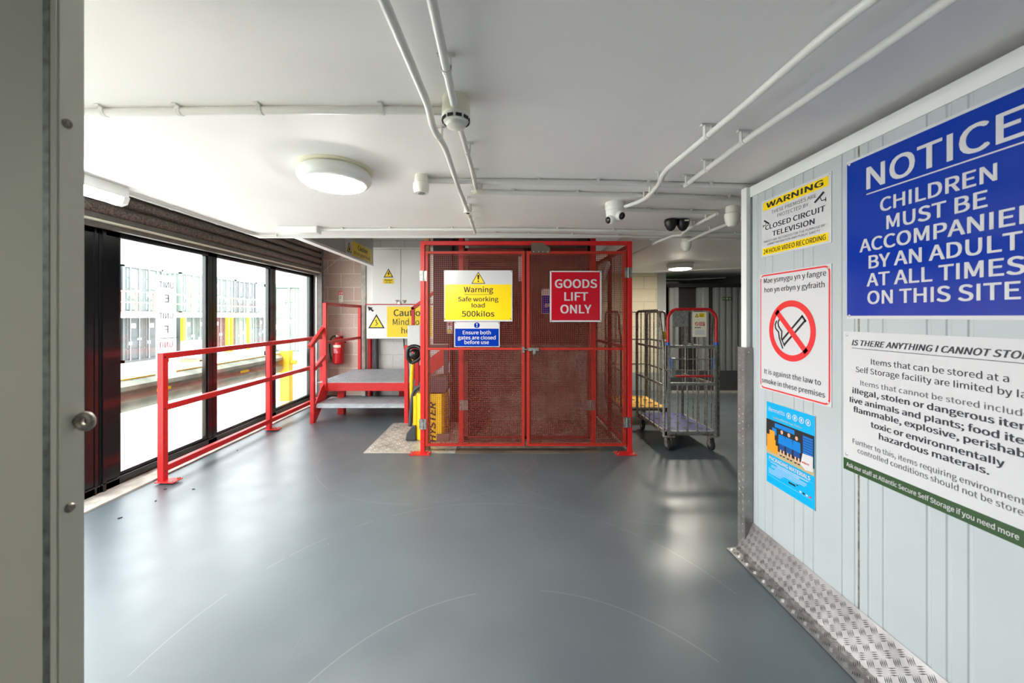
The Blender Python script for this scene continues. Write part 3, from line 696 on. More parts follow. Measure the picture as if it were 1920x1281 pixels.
obj('pictogram', m, ['blk', 'ysign'], t); corner_ties(t, f, ((416, 440), (1108, 440), (412, 938), (1100, 935)))
def gate_notice(label, f, du=0, dv=0):
    g_ = lambda u, v, l: f(u+du, v+dv, l)
    t, m = board('gate_notice', label, 'sign', g_, 512, 985, 968, 1228, .003, group='blue notices about closing both gates')
    m.quad(g_, 520, 976, 1038, 1222, .0036, 1); obj('board', m, ['wsign', 'bsign'], t)
    m = MB().text('Ensure both', g_, 600, 893, 1097, -37, .0042, 0, .02).text('gates are closed', g_, 550, 943, 1150, -37, .0042, 0, .02).text('before use', g_, 618, 873, 1198, -37, .0042, 0, .02)
    obj('lettering', m, 'wsign', t)
    m = MB().disc(g_, 748, 1003, 30, .0036, 0).poly(g_, [(741, 982), (755, 982), (751, 1007), (745, 1007)], .0042, 1).disc(g_, 748, 1018, 6, .0042, 1, 12)
    obj('pictogram', m, ['bsign', 'wsign'], t); corner_ties(t, g_, ((522, 976), (975, 980)))
gate_notice('blue and white notice under the yellow load sign on the left gate', f)
f7 = lambda u, v, l: P(980+u/fz, 430+v/fz, D)+V((0, -.003-l, 0))
t, m = board('goods_lift_sign', 'red square sign with white letters on the right gate', 'sign', f7, 283, 823, 435, 968, .003)
m.quad(f7, 300, 805, 448, 951, .0036, 1); obj('board', m, ['wsign', 'rsign'], t)
obj('lettering', MB().text('GOODS', f7, 335, 776, 612, -86, .0042, 0, .025).text('LIFT', f7, 433, 681, 745, -85, .0042, 0, .025).text('ONLY', f7, 393, 716, 877, -86, .0042, 0, .025), 'wsign', t)
corner_ties(t, f7, ((296, 443), (812, 443), (294, 956), (812, 955)))

# ================================================================== GOODS LIFT behind the cage (inner gates and car)
D2 = 4.15; s2 = F_PX/D2
def X2(px): return (px-CX)/s2
def Z2(py): return CAMH-(py-HY)/s2
t = thing('goods_lift', 'goods lift car with tread plate walls inside the red cage', 'goods lift', (.31, 4.6, 0))
for px in (864.5, 1113):
    x = X2(px); obj('post', MB().box((x-.025, D2, 0), (x+.025, D2+.05, 3.0)), 'red', t, bevel=.003)
x0, x1 = X2(870), X2(1107)
cx_ = (x0+x1)/2
for a, b in ((x0, cx_-.004), (cx_+.004, x1)):
    fr = MB(); z0, z1 = .06, Z2(465)
    for lo, hi in (((a, z0), (a+.04, z1)), ((b-.03, z0), (b, z1))): fr.box((lo[0], D2+.01, lo[1]), (hi[0], D2+.038, hi[1]))
    for q in (z0, z1-.03): fr.box((a, D2+.01, q), (b, D2+.038, q+.03))
    gt = obj('inner_gate', fr, 'redmesh2', t); obj('weld_mesh', weld_mesh(MB(), a+.005, b-.005, z0+.005, z1-.005, D2+.01, .028, .0009), 'wire2', gt)
    hinge(gt, a-.004 if a == x0 else b+.004, Z2(760), D2-.002, .09, .11)
CB = 5.08
fl = MB().box((x0-.02, D2-.12, .0), (x1+.02, CB, .02)); fl.chequer(lambda u, v, l: V((u, v, .02+l)), x0, x1, D2-.11, CB, .05, 0, h=.003); obj('car_floor', fl, 'darktread', t)
bk = MB().box((x0-.03, CB, 0), (x1+.03, CB+.02, 1.02)); bk.chequer(lambda u, v, l: V((u, CB-l, v)), x0-.02, x1+.02, .03, 1.01, .05, 0, h=.007); obj('back_panel', bk, 'darktread', t)
obj('upper_back_panel', MB().box((x0-.03, CB+.003, 1.02), (x1+.03, CB+.02, 2.9)), 'brown', t)
for xx, s_ in ((x0-.03, 1), (x1+.03, -1)):
    sd = MB().box((xx-.006, D2+.1, 0), (xx+.006, CB, 1.02)); sd.chequer(lambda u, v, l: V((xx+s_*(.006+l), u, v)), D2+.11, CB-.01, .03, 1.01, .05, 0, h=.004)
    obj('side_panel', sd, 'darktread', t)
    obj('upper_side_panel', MB().box((xx-.006, D2+.3, 1.02), (xx+.006, CB, 2.2)), 'brown', t)
gate_notice('blue and white notice inside the lift, half hidden by the red sign', lambda u, v, l: P(760+u/fz, 430+v/fz, D2)+V((0, -.004-l, 0)), 905, -345)
f = lambda u, v, l: P(u, v, D2)+V((0, -.003-l, 0))
t, m = board('lift_notice', 'narrow white notice behind the top of the left gate', 'sign', f, 971.5, 983.5, 481, 528, .003)
obj('board', m, 'wsign', t)
# shaft: dark cladding and mast beside the car
struct('wall_shaft', MB().box((-.93, 5.2, 1.02), (-.5, 5.25, 3.2)).box((-.93, 5.25, 1.02), (-.9, 6.7, 3.2)).box((1.2, 5.3, 2.2), (1.28, 6.7, 3.2)), 'dark')
t = thing('lift_mast', 'dark steel guide mast to the left of the lift car', 'mast', (-.61, 5.07, 0))
obj('column', MB().box((-.68, 5.02, 0), (-.65, 5.12, 3.0)).box((-.57, 5.02, 0), (-.54, 5.12, 3.0)).box((-.65, 5.06, 0), (-.57, 5.1, 3.0)), 'dark', t, bevel=.003)
f = lambda u, v, l: P(u, v, 5.02)+V((0, -.002-l, 0))
t, m = board('mast_label', 'small white hazard label seen through the left gate', 'label', f, 838, 848.5, 601, 626, .002)
obj('board', m, 'wsign', t)
m = MB().ring(f, 843, 607.5, 3.2, 4.4, .0025, 0, 24); tri(m, f, 843, 615, 624, 5, .0025, 1, 2); m.quad(f, 841, 845, 605.5, 609.5, .0025, 1)
obj('pictogram', m, ['rprint', 'blk', 'ysign'], t)
# steel plate let into the floor
t_ = MB().box((-1.41, D-.005, 0), (-.475, 4.99, .004)); t_.chequer(lambda u, v, l: V((u, v, .004+l)), -1.4, -.48, D, 4.98, .06, 0, bars=2, h=.004)
tag(obj('floor_plate', t_, 'aluw'), 'pale tread plate laid on the floor under the yellow truck', 'plate')
tag(obj('threshold_plate', MB().box((-.47, D-.02, 0), (1.02, D2-.125, .006)), 'brown'), 'brown dirty threshold strip on the floor below the gates', 'plate')

# ================================================================== YELLOW PALLET STACKER
t = thing('pallet_stacker', 'yellow pedestrian pallet truck parked behind the left gate', 'pallet truck', (-.8, 4.4, 0))
bx0, bx1 = -.955, -.637
body = MB().prism([(bx0+.05, 4.25, .01), (bx1-.03, 4.25, .01), (bx1, 4.29, .01), (bx1, 4.62, .01), (bx0, 4.62, .01), (bx0, 4.29, .01)], (0, 0, .525))
ch = obj('chassis', body, 'yellow', t, bevel=.008)
f = lambda u, v, l: P(u, v, 4.25)+V((0, -.0015-l, 0))
gl = lambda u, v, l: f(v, u, l)     # reads upwards
obj('lettering', MB().text('HYSTER', gl, 830, 753.5, 816.5, -11.5, .0005, 0, .03, .25), 'blk', ch)
obj('number_plate', MB().box((-.72, 4.235, .0), (-.58, 4.3, .09)), 'brown', t, bevel=.003)
obj('foot_cover', MB().prism([(-1.075, 4.26, .01), (-.955, 4.26, .01), (-.955, 4.26, .18), (-1.0, 4.26, .17), (-1.06, 4.26, .09)], (0, .2, 0)), 'gplast', t, bevel=.01)
obj('guard_tube', MB().tube(rounded([(-1.03, 4.3, .16), (-1.0, 4.3, .52), (-.97, 4.3, .58), (-.88, 4.3, .63)], .06), .022, 10), 'gplast', t, smooth=60)
obj('side_flank', MB().box((bx0-.035, 4.28, .16), (bx0+.003, 4.4, .5)), 'yellow', t, bevel=.004)
obj('top_cover', MB().prism([(bx0+.04, 4.25, .54), (bx1+.02, 4.25, .54), (bx1+.05, 4.25, .62), (bx1+.04, 4.25, .72), (bx0+.1, 4.25, .68), (bx0+.04, 4.25, .6)], (0, .36, 0)), 'gplast', t, bevel=.015)
obj('tiller_arm', MB().tube(rounded([(-1.015, 4.34, .3), (-1.015, 4.3, .6), (-1.0, 4.27, .8), (-.99, 4.27, .92)], .1), .02, 10), 'yellow', t, smooth=60)
hd = MB().tube(rounded([(-1.0, 4.26, .88), (-1.045, 4.25, .93), (-1.04, 4.24, 1.04), (-.98, 4.24, 1.07), (-.9, 4.24, 1.05), (-.885, 4.24, .95), (-.95, 4.25, .9), (-1.0, 4.26, .88)], .04), .022, 10)
hd.sphere((-.968, 4.25, .975), .062, 14); hh = obj('handle', hd, 'black', t, smooth=60)
obj('butterfly_control', MB().sphere((-.975, 4.195, 1.0), .012, 12), 'rprint', hh, smooth=60)
obj('mast', MB().box((-.93, 4.64, .05), (-.88, 4.72, 1.05)).box((-.7, 4.64, .05), (-.65, 4.72, 1.05)).box((-.93, 4.66, 1.0), (-.65, 4.7, 1.05)), 'gplast', t, bevel=.003)
for xx in (-.92, -.74): obj('fork', MB().box((xx, 4.72, .03), (xx+.09, 4.98, .08)), 'gplast', t, bevel=.004)

# ================================================================== ROLL CAGES
def caster(t, x, y):
    c = obj('caster', MB().box((x-.05, y-.045, .148), (x+.05, y+.045, .162)).box((x-.026, y-.02, .05), (x-.02, y+.03, .15)).box((x+.02, y-.02, .05), (x+.026, y+.03, .15)), 'galvd', t)
    w = obj('wheel', MB().lathe([(.04, 0), (.058, .004), (.06, .01), (.06, .024), (.058, .03), (.04, .034)], (x-.017, y+.005, .0605), (1,0,0), 20), 'rubber', c, smooth=40)
    obj('hub', MB().lathe([(.03, 0), (.026, .002), (.012, .004)], (x-.0175, y+.005, .0605), (-1,0,0), 14).lathe([(.03, 0), (.026, .002)], (x+.0175, y+.005, .0605), (1,0,0), 14), 'steel', c)
def roll_cage(label, x0, x1, y0, y1, deckmat, front):
    t = thing('roll_cage', label, 'roll cage', ((x0+x1)/2, (y0+y1)/2, 0), 'galvanised roll cages beside the lift')
    for x in (x0+.04, x1-.05):
        for y in (y0+.03, y1-.06): caster(t, x, y)
    b = MB()
    for y in (y0, y1-.03): b.box((x0, y, .165), (x1, y+.03, .2))
    for x in (x0, x1-.03): b.box((x, y0, .165), (x+.03, y1, .2))
    obj('base_frame', b, 'galvd', t)
    dk = MB().box((x0+.03, y0+.03, .175), (x1-.03, y1-.03, .206))
    for i in range(3):
        for j in range(4): dk.lathe([(.032, 0), (.03, .001)], (x0+.12+i*(x1-x0-.24)/2, y0+.12+j*(y1-y0-.24)/3, .206), (0,0,1), 14, 1)
    obj('deck', dk, [deckmat, 'dark'], t)
    H = 1.46
    for x in (x0-.012, x1+.012):
        s_ = MB().tube(rounded([(x, y0+.01, .15), (x, y0+.01, 1.03), (x, y0+.13, H), (x, y1-.02, H), (x, y1-.02, .15)], .07), .015, 8)
        pn = obj('side_panel', s_, 'galvd', t, smooth=60)
        n = 6
        for i in range(1, n):
            y = y0+.01+(y1-y0-.03)*i/n; zt = H if y > y0+.13 else 1.03+(y-y0-.01)/.12*(H-1.03)
            obj('bar', MB().tube([(x, y, .18), (x, y, zt)], .006, 6), 'galvd', pn, smooth=60)
        for z in (1.06, .68): obj('rail', MB().box((x-.006, y0+.01, z-.012), (x+.006, y1-.02, z+.012)), 'galvd', pn)
    if front:
        y = y0-.012
        f_ = MB()
        for x in (x0+.03, x1-.03): f_.box((x-.013, y-.012, .16), (x+.013, y+.014, 1.1))
        for z, hh in ((1.085, .03), (.7, .03), (.2, .03)): f_.box((x0+.03, y-.01, z-hh/2), (x1-.03, y+.01, z+hh/2))
        g_ = obj('front_gate', f_, 'galv', t, bevel=.002)
        for z in (.955, .84): obj('crossbar', MB().tube([(x0+.03, y, z), (x1-.03, y, z)], .006, 6), 'galvd', g_, smooth=60)
        for i in range(4):
            x = x0+.12+i*(x1-x0-.24)/3; obj('bar', MB().tube([(x, y, .2), (x, y, .7)], .008, 6), 'galvd', g_, smooth=60)
        for i in range(3):
            x = x0+.2+i*(x1-x0-.3)/2; obj('bar', MB().tube([(x, y, .7), (x, y, 1.08)], .007, 6), 'galvd', g_, smooth=60)
        obj('push_bar', MB().tube([(x0+.085, y-.03, .785), (x1-.085, y-.03, .785)], .01, 10), 'maroon', g_, smooth=60)
        for x in (x0+.055, x1-.055): obj('bar_bracket', MB().box((x-.008, y-.036, .77), (x+.03 if x < (x0+x1)/2 else x+.008, y-.005, .97)), 'galv', g_); obj('clip', MB().box((x-.012, y-.02, .86), (x-.004, y-.01, .97)), 'blueclip', g_)
        hr = MB().tube(rounded([(x0+.02, y, 1.1), (x0+.02, y, 1.4), (x0+.08, y, 1.472), (x1-.08, y, 1.472), (x1-.02, y, 1.4), (x1-.02, y, 1.1)], .07), .015, 10)
        hd_ = obj('top_handle', hr, 'maroon', t, smooth=60)
        for x in (x0+.02, x1-.02): obj('ferrule', MB().lathe([(.019, 0), (.019, .03)], (x, y, 1.1), (0,0,1), 12), 'blueclip', hd_)
        px = lambda u: (u-CX)/(F_PX/3.92); pz = lambda v: CAMH-(v-HY)/(F_PX/3.92)
        lg = MB()
        for u in (1265, 1286.5, 1299.5, 1321.5): lg.box((px(u)-.012, y-.008, 1.1), (px(u)+.012, y+.002, 1.465))
        lg.box((px(1264), y-.012, pz(613)), (px(1291), y-.006, pz(583)))
        obj('upright_plate', lg, 'galv', t)
        f = lambda u, v, l: V((px(u), y-.012-l, pz(v)))
        lab_ = MB().add([f(1298.5,632,0), f(1325,632,0), f(1325,585,0), f(1298.5,585,0), f(1298.5,632,.004), f(1325,632,.004), f(1325,585,.004), f(1298.5,585,.004)], [(0,1,2,3),(4,5,6,7),(0,1,5,4),(1,2,6,5),(2,3,7,6),(3,0,4,7)])
        lab_.quad(f, 1310.5, 1321.5, 587.5, 595, .0046, 1); lab_.quad(f, 1311, 1321.5, 604, 611, .0046, 2); lab_.poly(f, [(1306.5, 588), (1310, 595), (1303, 595)], .0046, 3); lab_.poly(f, [(1306.5, 589.5), (1309, 594.3), (1304, 594.3)], .005, 1)
        lab_.ring(f, 1306.5, 607.5, 2.6, 3.5, .0046, 2, 20); lab_.stroke(f, [(1304.5, 605.5), (1308.5, 609.5)], 1, .0046, 2)
        lab_.quad(f, 1303.5, 1320.5, 618.5, 628, .0046, 4)
        for i in range(4): lab_.quad(f, 1303+3*i, 1305+3*i, 613.5, 615.5, .0046, 3)
        for i in range(3): lab_.quad(f, 1311.5, 1321-.8*i, 605+2*i, 606+2*i, .0052, 0); lab_.quad(f, 1311.5, 1320-.8*i, 588.6+2.2*i, 589.4+2.2*i, .0052, 3)
        obj('instruction_plate', lab_, ['cream', 'ysign', 'rsign', 'blk', 'wsign'], t)
    else:
        bkp = MB()
        for i in range(5): bkp.tube([(x0+(x1-x0)*i/4, y1, .2), (x0+(x1-x0)*i/4, y1, H)], .007, 6)
        for z in (1.05, .68, H): bkp.tube([(x0, y1, z), (x1, y1, z)], .009, 6)
        obj('back_panel', bkp, 'galvd', t, smooth=60)
        for x in (x0+.05, x1-.05): obj('hook', MB().box((x-.02, y0, 1.1), (x+.02, y0+.02, 1.2)), 'yellow', t)
roll_cage('galvanised roll cage with red top handle and blue deck beside the lift', 1.70, 2.24, 3.95, 4.76, 'deckblue', True)
roll_cage('galvanised roll cage with yellow deck standing behind the red-handled one', 1.58, 2.18, 4.98, 5.75, 'deckyel', False)

# ================================================================== SIGNS ON THE RIGHT-HAND WALL
def screws(t, f, pts, r=.006):
    for u, v in pts: obj('screw', MB().lathe([(r, 0), (r*.9, .0015), (r*.5, .0028)], f(u, v, .0035), (-1,0,0), 12), 'steel', t)
f = rmap()
t, m = board('children_notice', 'large blue notice about children high on the white panel wall', 'sign', f, 1.653, .996, 1.389, 2.066, .003)
m.quad(f, 1.651, .998, 1.402, 2.055, .0036, 1); obj('board', m, ['wsign', 'bsign'], t)
m = MB().text('NOTICE', f, 1.5625, 1.089, 1.919, .087, .0042, 0, .02); m.quad(f, 1.5625, 1.089, 1.896, 1.901, .0042)
for s_, a, b, z in (('CHILDREN', 1.506, 1.150, 1.812), ('MUST BE', 1.481, 1.173, 1.738), ('ACCOMPANIED', 1.592, 1.057, 1.666), ('BY AN ADULT', 1.5527, 1.094, 1.594), ('AT ALL TIMES', 1.561, 1.088, 1.522), ('ON THIS SITE', 1.558, 1.0975, 1.450)):
    m.text(s_, f, a, b, z, .051, .0042, 0, .022)
obj('lettering', m, 'wsign', t); screws(t, f, ((1.64, 2.052), (1.64, 1.402), (1.01, 2.052), (1.01, 1.402)))
t, m = board('storage_rules_sign', 'large white storage rules notice with green foot under the blue notice', 'sign', f, 1.668, .999, .7345, 1.334, .003)
m.quad(f, 1.6675, 1.0, .735, .785, .0036, 1); obj('board', m, ['wsign', 'green'], t)
m = MB().text('IS THERE ANYTHING I CANNOT STORE?', f, 1.628, 1.04, 1.277, .0225, .0042, 0, .015, .28); m.quad(f, 1.628, 1.04, 1.2635, 1.2655, .0042)
for s_, a, b, z, mi, bold in (('Items that can be stored at a', 1.5435, 1.124, 1.2047, 0, .0), ('Self Storage facility are limited by law', 1.6095, 1.058, 1.1653, 0, .0),
        ('Items that cannot be stored include:', 1.589, 1.07, 1.112, 1, -.003), ('illegal, stolen or dangerous items;', 1.6246, 1.043, 1.0734, 2, .016), ('live animals and plants; food items;', 1.637, 1.03, 1.0323, 2, .016),
        ('flammable, explosive, perishable,', 1.6203, 1.047, .9945, 2, .016), ('toxic or environmentally', 1.5443, 1.134, .9507, 2, .016), ('hazardous materals.', 1.5106, 1.1696, .913, 2, .016),
        ('Further to this, items requiring environmentally', 1.6238, 1.045, .8595, 1, .0), ('controlled conditions should not be stored.', 1.6013, 1.07, .8266, 1, .0)):
    m.text(s_, f, a, b, z, .0225 if mi != 1 else .0205, .0042, mi, bold)
obj('lettering', m, ['navyink', 'greyink', 'navyink'], t)
obj('foot_lettering', MB().text('Ask our staff at Atlantic Secure Self Storage if you need more', f, 1.6525, 1.1014, .752, .017, .0042, 0, .018), 'wsign', t)
screws(t, f, ((1.652, 1.318), (1.652, .803), (1.012, 1.318), (1.012, .803)))
# CCTV sign
t, m = board('cctv_sign', 'white and yellow closed circuit television warning at the wall end', 'sign', f, 2.193, 1.729, 1.735, 2.057, .003)
m.quad(f, 2.18, 1.745, 1.998, 2.044, .0036, 1); m.quad(f, 2.184, 1.745, 1.746, 1.785, .0036, 1); obj('board', m, ['wsign', 'ysign'], t)
m = MB()
for s_, a, b, z, cap, bold, mi in (('WARNING', 2.152, 1.771, 2.008, .028, .03, 0), ('THESE PREMISES ARE', 2.112, 1.8117, 1.966, .018, -.004, 1), ('PROTECTED BY', 2.068, 1.857, 1.936, .018, -.004, 1), ('CLOSED CIRCUIT', 2.161, 1.761, 1.8867, .026, .02, 2),
        ('TELEVISION', 2.105, 1.821, 1.842, .026, .02, 2), ('IMAGES ARE RECORDED FOR THE PURPOSE OF', 2.172, 1.761, 1.8155, .0115, -.008, 1), ('CRIME PREVENTION AND PUBLIC SAFETY', 2.145, 1.7905, 1.797, .0115, -.008, 1), ('24 HOUR VIDEO RECORDING', 2.175, 1.758, 1.7535, .024, .012, 0)):
    m.text(s_, f, a, b, z, cap, .0042, mi, bold)
obj('lettering', m, ['blk', 'greyink', 'navyink'], t)
m = MB()
for u, z, s_, k in ((1.795, 1.962, -1, .03), (2.15, 1.932, 1, .024)):
    e = lambda a, b: (u+s_*a*k*1.35, z+b*k)
    m.poly(f, [e(-.75, -.55), e(-.55, -.8), e(.75, .35), e(.55, .65)], .0042); m.stroke(f, [e(.15, -.15), e(.35, -.75), e(.9, -.75)], .004, .0042); m.stroke(f, [e(.9, -.45), e(.9, -1.05)], .004, .0042)
obj('pictogram', m, 'blk', t); screws(t, f, ((1.742, 2.047), (2.178, 1.741)))
# no smoking sign
t, m = board('no_smoking_sign', 'white no smoking sign in two languages with red border', 'sign', f, 2.207, 1.729, .985, 1.639, .003)
def rrect(a, b, c, d, r):
    pts = []
    for cx, cy, s0 in ((b+r, d-r, 0), (a-r, d-r, 1), (a-r, c+r, 2), (b+r, c+r, 3)):
        for i in range(7): 
            q = math.pi/2*s0+math.pi/2*i/6; pts.append((cx-r*math.cos(q+math.pi/2*0) if 0 else cx+r*math.cos(math.pi-q) if 0 else cx, cy))
    return pts
def rr(a, b, c, d, r):      # a > b along the wall, c < d in height
    pts = []
    for cx, cy, a0 in ((a-r, d-r, 0), (b+r, d-r, 90), (b+r, c+r, 180), (a-r, c+r, 270)):
        for i in range(7):
            q = math.radians(a0+15*i); pts.append((cx+r*math.cos(q), cy+r*math.sin(q)))
    return pts
m.poly(f, rr(2.203, 1.735, .99, 1.634, .03), .0034, 1); m.poly(f, rr(2.195, 1.743, .998, 1.626, .024), .004, 0); obj('board', m, ['wsign', 'rprint'], t)
m = MB()
for s_, a, b, z in (('Mae ysmygu yn y fangre', 2.1715, 1.7555, 1.587), ('hon yn erbyn y gyfraith', 2.1667, 1.764, 1.5345), ('It is against the law to', 2.1684, 1.7845, 1.0755), ('smoke in these premises', 2.189, 1.762, 1.022)):
    m.text(s_, f, a, b, z, .0265, .0046, 0, .008)
obj('lettering', m, 'navyink', t)
m = MB(); u, z = 1.971, 1.324
E = lambda a, b: (u-a, z+b)
m.stroke(f, [E(-.045, -.075), E(.095, .055)], .011, .0046, 0); m.stroke(f, [E(-.062, -.052), E(.078, .078)], .011, .0046, 0); m.stroke(f, [E(.073, .078), E(.098, .05)], .011, .0046, 0)
m.stroke(f, [E(-.079, -.045), E(-.056, -.095)], .009, .0046, 0); m.stroke(f, [E(-.068, -.04), E(-.042, -.082)], .007, .0046, 0)
m.stroke(f, [E(-.08, -.045), E(-.086, -.01), E(-.108, .01), E(-.112, .03), E(-.1, .05)], .009, .0046, 0); m.stroke(f, [E(-.064, -.04), E(-.062, -.005), E(-.085, .02), E(-.09, .04), E(-.078, .065)], .009, .0046, 0)
m.ring(f, u, z, .126, .158, .005, 1, 64); m.stroke(f, [E(-.098, .098), E(.098, -.098)], .03, .005, 1)
obj('pictogram', m, ['blk', 'rprint'], t); screws(t, f, ((2.192, 1.618), (1.745, 1.622), (2.192, 1.005), (1.747, 1.003)))
# packaging poster
t, m = board('packaging_poster', 'blue poster with three people in blue jackets below the no smoking sign', 'poster', f, 2.151, 1.818, .47, .9235, .004, edge='grey')
q = lambda u, v, l: f(2.151-.333*u, .9235-.4535*v, l)
m.quad(q, .004, .996, .004, .996, .0045, 1); obj('board', m, ['grey', 'cyan'], t)
m = MB(); z0 = .0052
m.quad(q, 0, .99, .215, .64, z0, 0); m.quad(q, 0, .99, .56, .64, z0+.0003, 1)
m.quad(q, .2, .62, .235, .285, z0+.0003, 2); m.quad(q, .78, .97, .25, .45, z0+.0003, 3)
for i in range(7): m.quad(q, .79, .96, .26+.028*i, .272+.028*i, z0+.0005, 2)
for a, b, c_, d in ((.02, .1, .4, .6), (.08, .2, .34, .6), (.2, .27, .5, .6), (.14, .22, .44, .55)): m.quad(q, a, b, c_, d, z0+.0006+a*.001, 4)
m.quad(q, .14, .24, .3, .38, z0+.0005, 2)
for cx in (.36, .51, .665):
    m.disc(q, cx, .315, .028, z0+.0012, 5, 14, 1, .85); m.poly(q, [(cx-.07, .35), (cx+.07, .35), (cx+.08, .46), (cx-.08, .46)], z0+.0008, 2); m.quad(q, cx-.06, cx+.06, .46, .525, z0+.0008, 3)
    for k in (-.04, .025): m.quad(q, cx+k, cx+k+.03, .525, .585, z0+.0008, 5); m.quad(q, cx+k-.005, cx+k+.04, .585, .6, z0+.0009, 0)
m.poly(q, [(.78, .45), (.97, .44), (.97, .6), (.83, .62), (.74, .58)], z0+.001, 6)
m.quad(q, .66, .69, .66+.165, .84, z0, 0)
for i, mi in enumerate((6, 0, 6, 7)): m.quad(q, .72+.06*i, .755+.06*i, .875, .895, z0+.0002, mi)
m.quad(q, .5, .64, .845, .865, z0, 0)
obj('printed_photo', m, ['blk', 'pfloor', 'pblue', 'pnavy', 'porange', 'pskin', 'wsign', 'rprint'], t)
m = MB(); cap = lambda k: -.4535*k
m.text('Bennetts', q, .06, .42, .112, -.05, z0+.0004)
for i in range(4): m.ring(q, .505+.125*i, .094, .038, .048, z0+.0004, 0, 28, 1, .75); m.quad(q, .49+.125*i, .52+.125*i, .078, .11, z0+.0004)
m.text('Quality of Service is our Priority', q, .16, .76, .185, -.022, z0+.0004, 0, .008)
m.text('PACKAGING MATERIALS', q, .07, .92, .705, -.042, z0+.0004, 0, .03)
for i, (a, b, w_) in enumerate(((.1, .88, .004), (.25, .72, .004), (.13, .86, .003), (.12, .85, .003), (.2, .82, .003), (.05, .7, .003), (.06, .4, .003), (.06, .36, .003), (.06, .33, .003))):
    m.quad(q, a, b, .728+.0175*i, .728+.0175*i+w_*1.6, z0+.0004)
m.quad(q, .02, .98, .72, .7215, z0+.0004); m.quad(q, .04, .96, .905, .9065, z0+.0004)
m.text('which?', q, .765, .905, .555, -.022, z0+.0014, 1, .02)
obj('lettering', m, ['wsign', 'rprint'], t)

# ================================================================== CEILING: conduits, lights and detectors
def conduit(label, pts, r=.0125, clips=(), round_=.08):
    pts = [V(p) for p in pts]; t = thing('conduit', label, 'conduit', pts[0]); path = rounded(pts, round_, 5) if len(pts) > 2 else pts
    obj('pipe', MB().tube(path, r, 12), 'pipe', t, smooth=60)
    seg = [0]
    for a, b in zip(pts, pts[1:]): seg.append(seg[-1]+(b-a).length)
    for c in clips:
        s_ = c*seg[-1]; i = max(k for k in range(len(pts)-1) if seg[k] <= s_+1e-9); d = (pts[i+1]-pts[i]).normalized(); p = pts[i]+d*(s_-seg[i]); n = d.cross(V((0,0,1))).normalized()
        w = .017; rb = r+.0025
        sm = MB().tube([p-d*w/2, p-d*w*.17, p-d*w*.17, p+d*w*.17, p+d*w*.17, p+d*w/2], [rb, rb, rb-.001, rb-.001, rb, rb], 12)
        top_ = CE-.001
        sm.bar(p+n*(r+.016)+V((0,0,top_-p.z-.003)), p-n*(r+.016)+V((0,0,top_-p.z-.003)), w, .006)
        sm.bar(p+n*(r+.001)+V((0,0,0)), p+n*(r+.001)+V((0,0,top_-p.z)), .004, w, up=d); sm.bar(p-n*(r+.001), p-n*(r+.001)+V((0,0,top_-p.z)), .004, w, up=d)
        for s2_ in (1, -1): sm.lathe([(.004, 0), (.003, .002)], p+n*s2_*(r+.011)+V((0,0,top_-p.z-.006)), (0,0,-1), 8)
        obj('saddle', sm, 'pipe', t)
    return t
def cp(*pts, h=.792): return [C(x, y, h) for x, y in pts]
R = .0135
conduit('left of the two conduits running from overhead past the smoke detector', cp((694, -60), (767.6, 113.7), (804, 200), (811, 240), (834, 274), (859, 350), (878, 398), (887, 424), (891, 436), h=.762), R, (.3, .66, .8, .87))
conduit('conduit from overhead ending at the top of the smoke detector', cp((797, -60), (832.5, 109.6), (852, 200), h=.762), R, (.62,))
conduit('short conduit from the smoke detector back to the hexagonal junction box', cp((860, 230), (884, 313), (892, 352), h=.762), .012, (.36, .78))
conduit('conduit crossing the ceiling from the near left to the smoke detector', cp((40, 213), (155, 211.5), (560, 206), (838, 208)), .015, (.2, .38, .57, .85))
conduit('upper of two conduits from the small motion sensor to the panel wall', cp((800, 339), (1100, 342), (1470, 352)), .0155, (.3, .46, .6, .78))
conduit('second conduit from the junction box across to the panel wall', cp((900, 360), (1240, 367), (1470, 377)), .0145, (.1, .3, .55, .8))
conduit('short conduit to the right of the white dome camera', cp((1170, 393), (1260, 396), (1345, 399)), .0145, (.25, .7))
conduit('conduit along the ceiling edge above the lift, starting at the white box', cp((598, 431), (985, 430), (1240, 434), (1450, 442)), .013, (.05, .15, .28, .5, .62, .75, .9))
conduit('thinner conduit just above the lift cage top', cp((893, 438.5), (985, 439), (1213, 444), (1450, 451)), .011, (.06, .16, .3, .45, .58, .75))
conduit('left of two conduits sloping down from the upper right to the dome camera', cp((1715, -60), (1559, 56), (1378.6, 212.5), (1246, 321), (1234, 349), (1208, 375), (1172, 388), h=.762), R, (.42, .70, .82, .885))
conduit('right of two conduits sloping down from the upper right', cp((1880, -70), (1555, 156), (1390.6, 268.7), (1285, 348), h=.762), .0145, (.6, .82, .97))
conduit('kinked conduit passing the black twin detector toward the lift', cp((1187, 476.7), (1233, 453.5), (1262, 442), (1277, 441), (1287, 431), (1345, 401), h=.762), .0125, (.35, .8, .92))
conduit('straight conduit between the two hooded motion sensors at the right', cp((1420, 398), (1320, 438), (1289, 453), h=.762), .014, (.55,))
conduit('conduit along the ceiling in front of the cream block wall', [(4.6, 6.0, CE-.016), (2.6, 6.85, CE-.016), (2.1, 6.85, CE-.016), (1.3, 6.9, CE-.016)], .013, (.3, .6))
conduit('conduit along the ceiling edge beside the roller shutter', [(-2.42, 2.42, CE-.016), (-2.42, 3.62, CE-.016), (-2.38, 3.74, CE-.016), (-2.2, 3.74, CE-.016)], .012, (.25, .55, .8))
conduit('far conduit in the dim area beyond the cream wall', [(3.1, 8.2, CE-.016), (4.0, 8.3, CE-.016), (4.65, 7.9, CE-.016)], .013, (.5,))

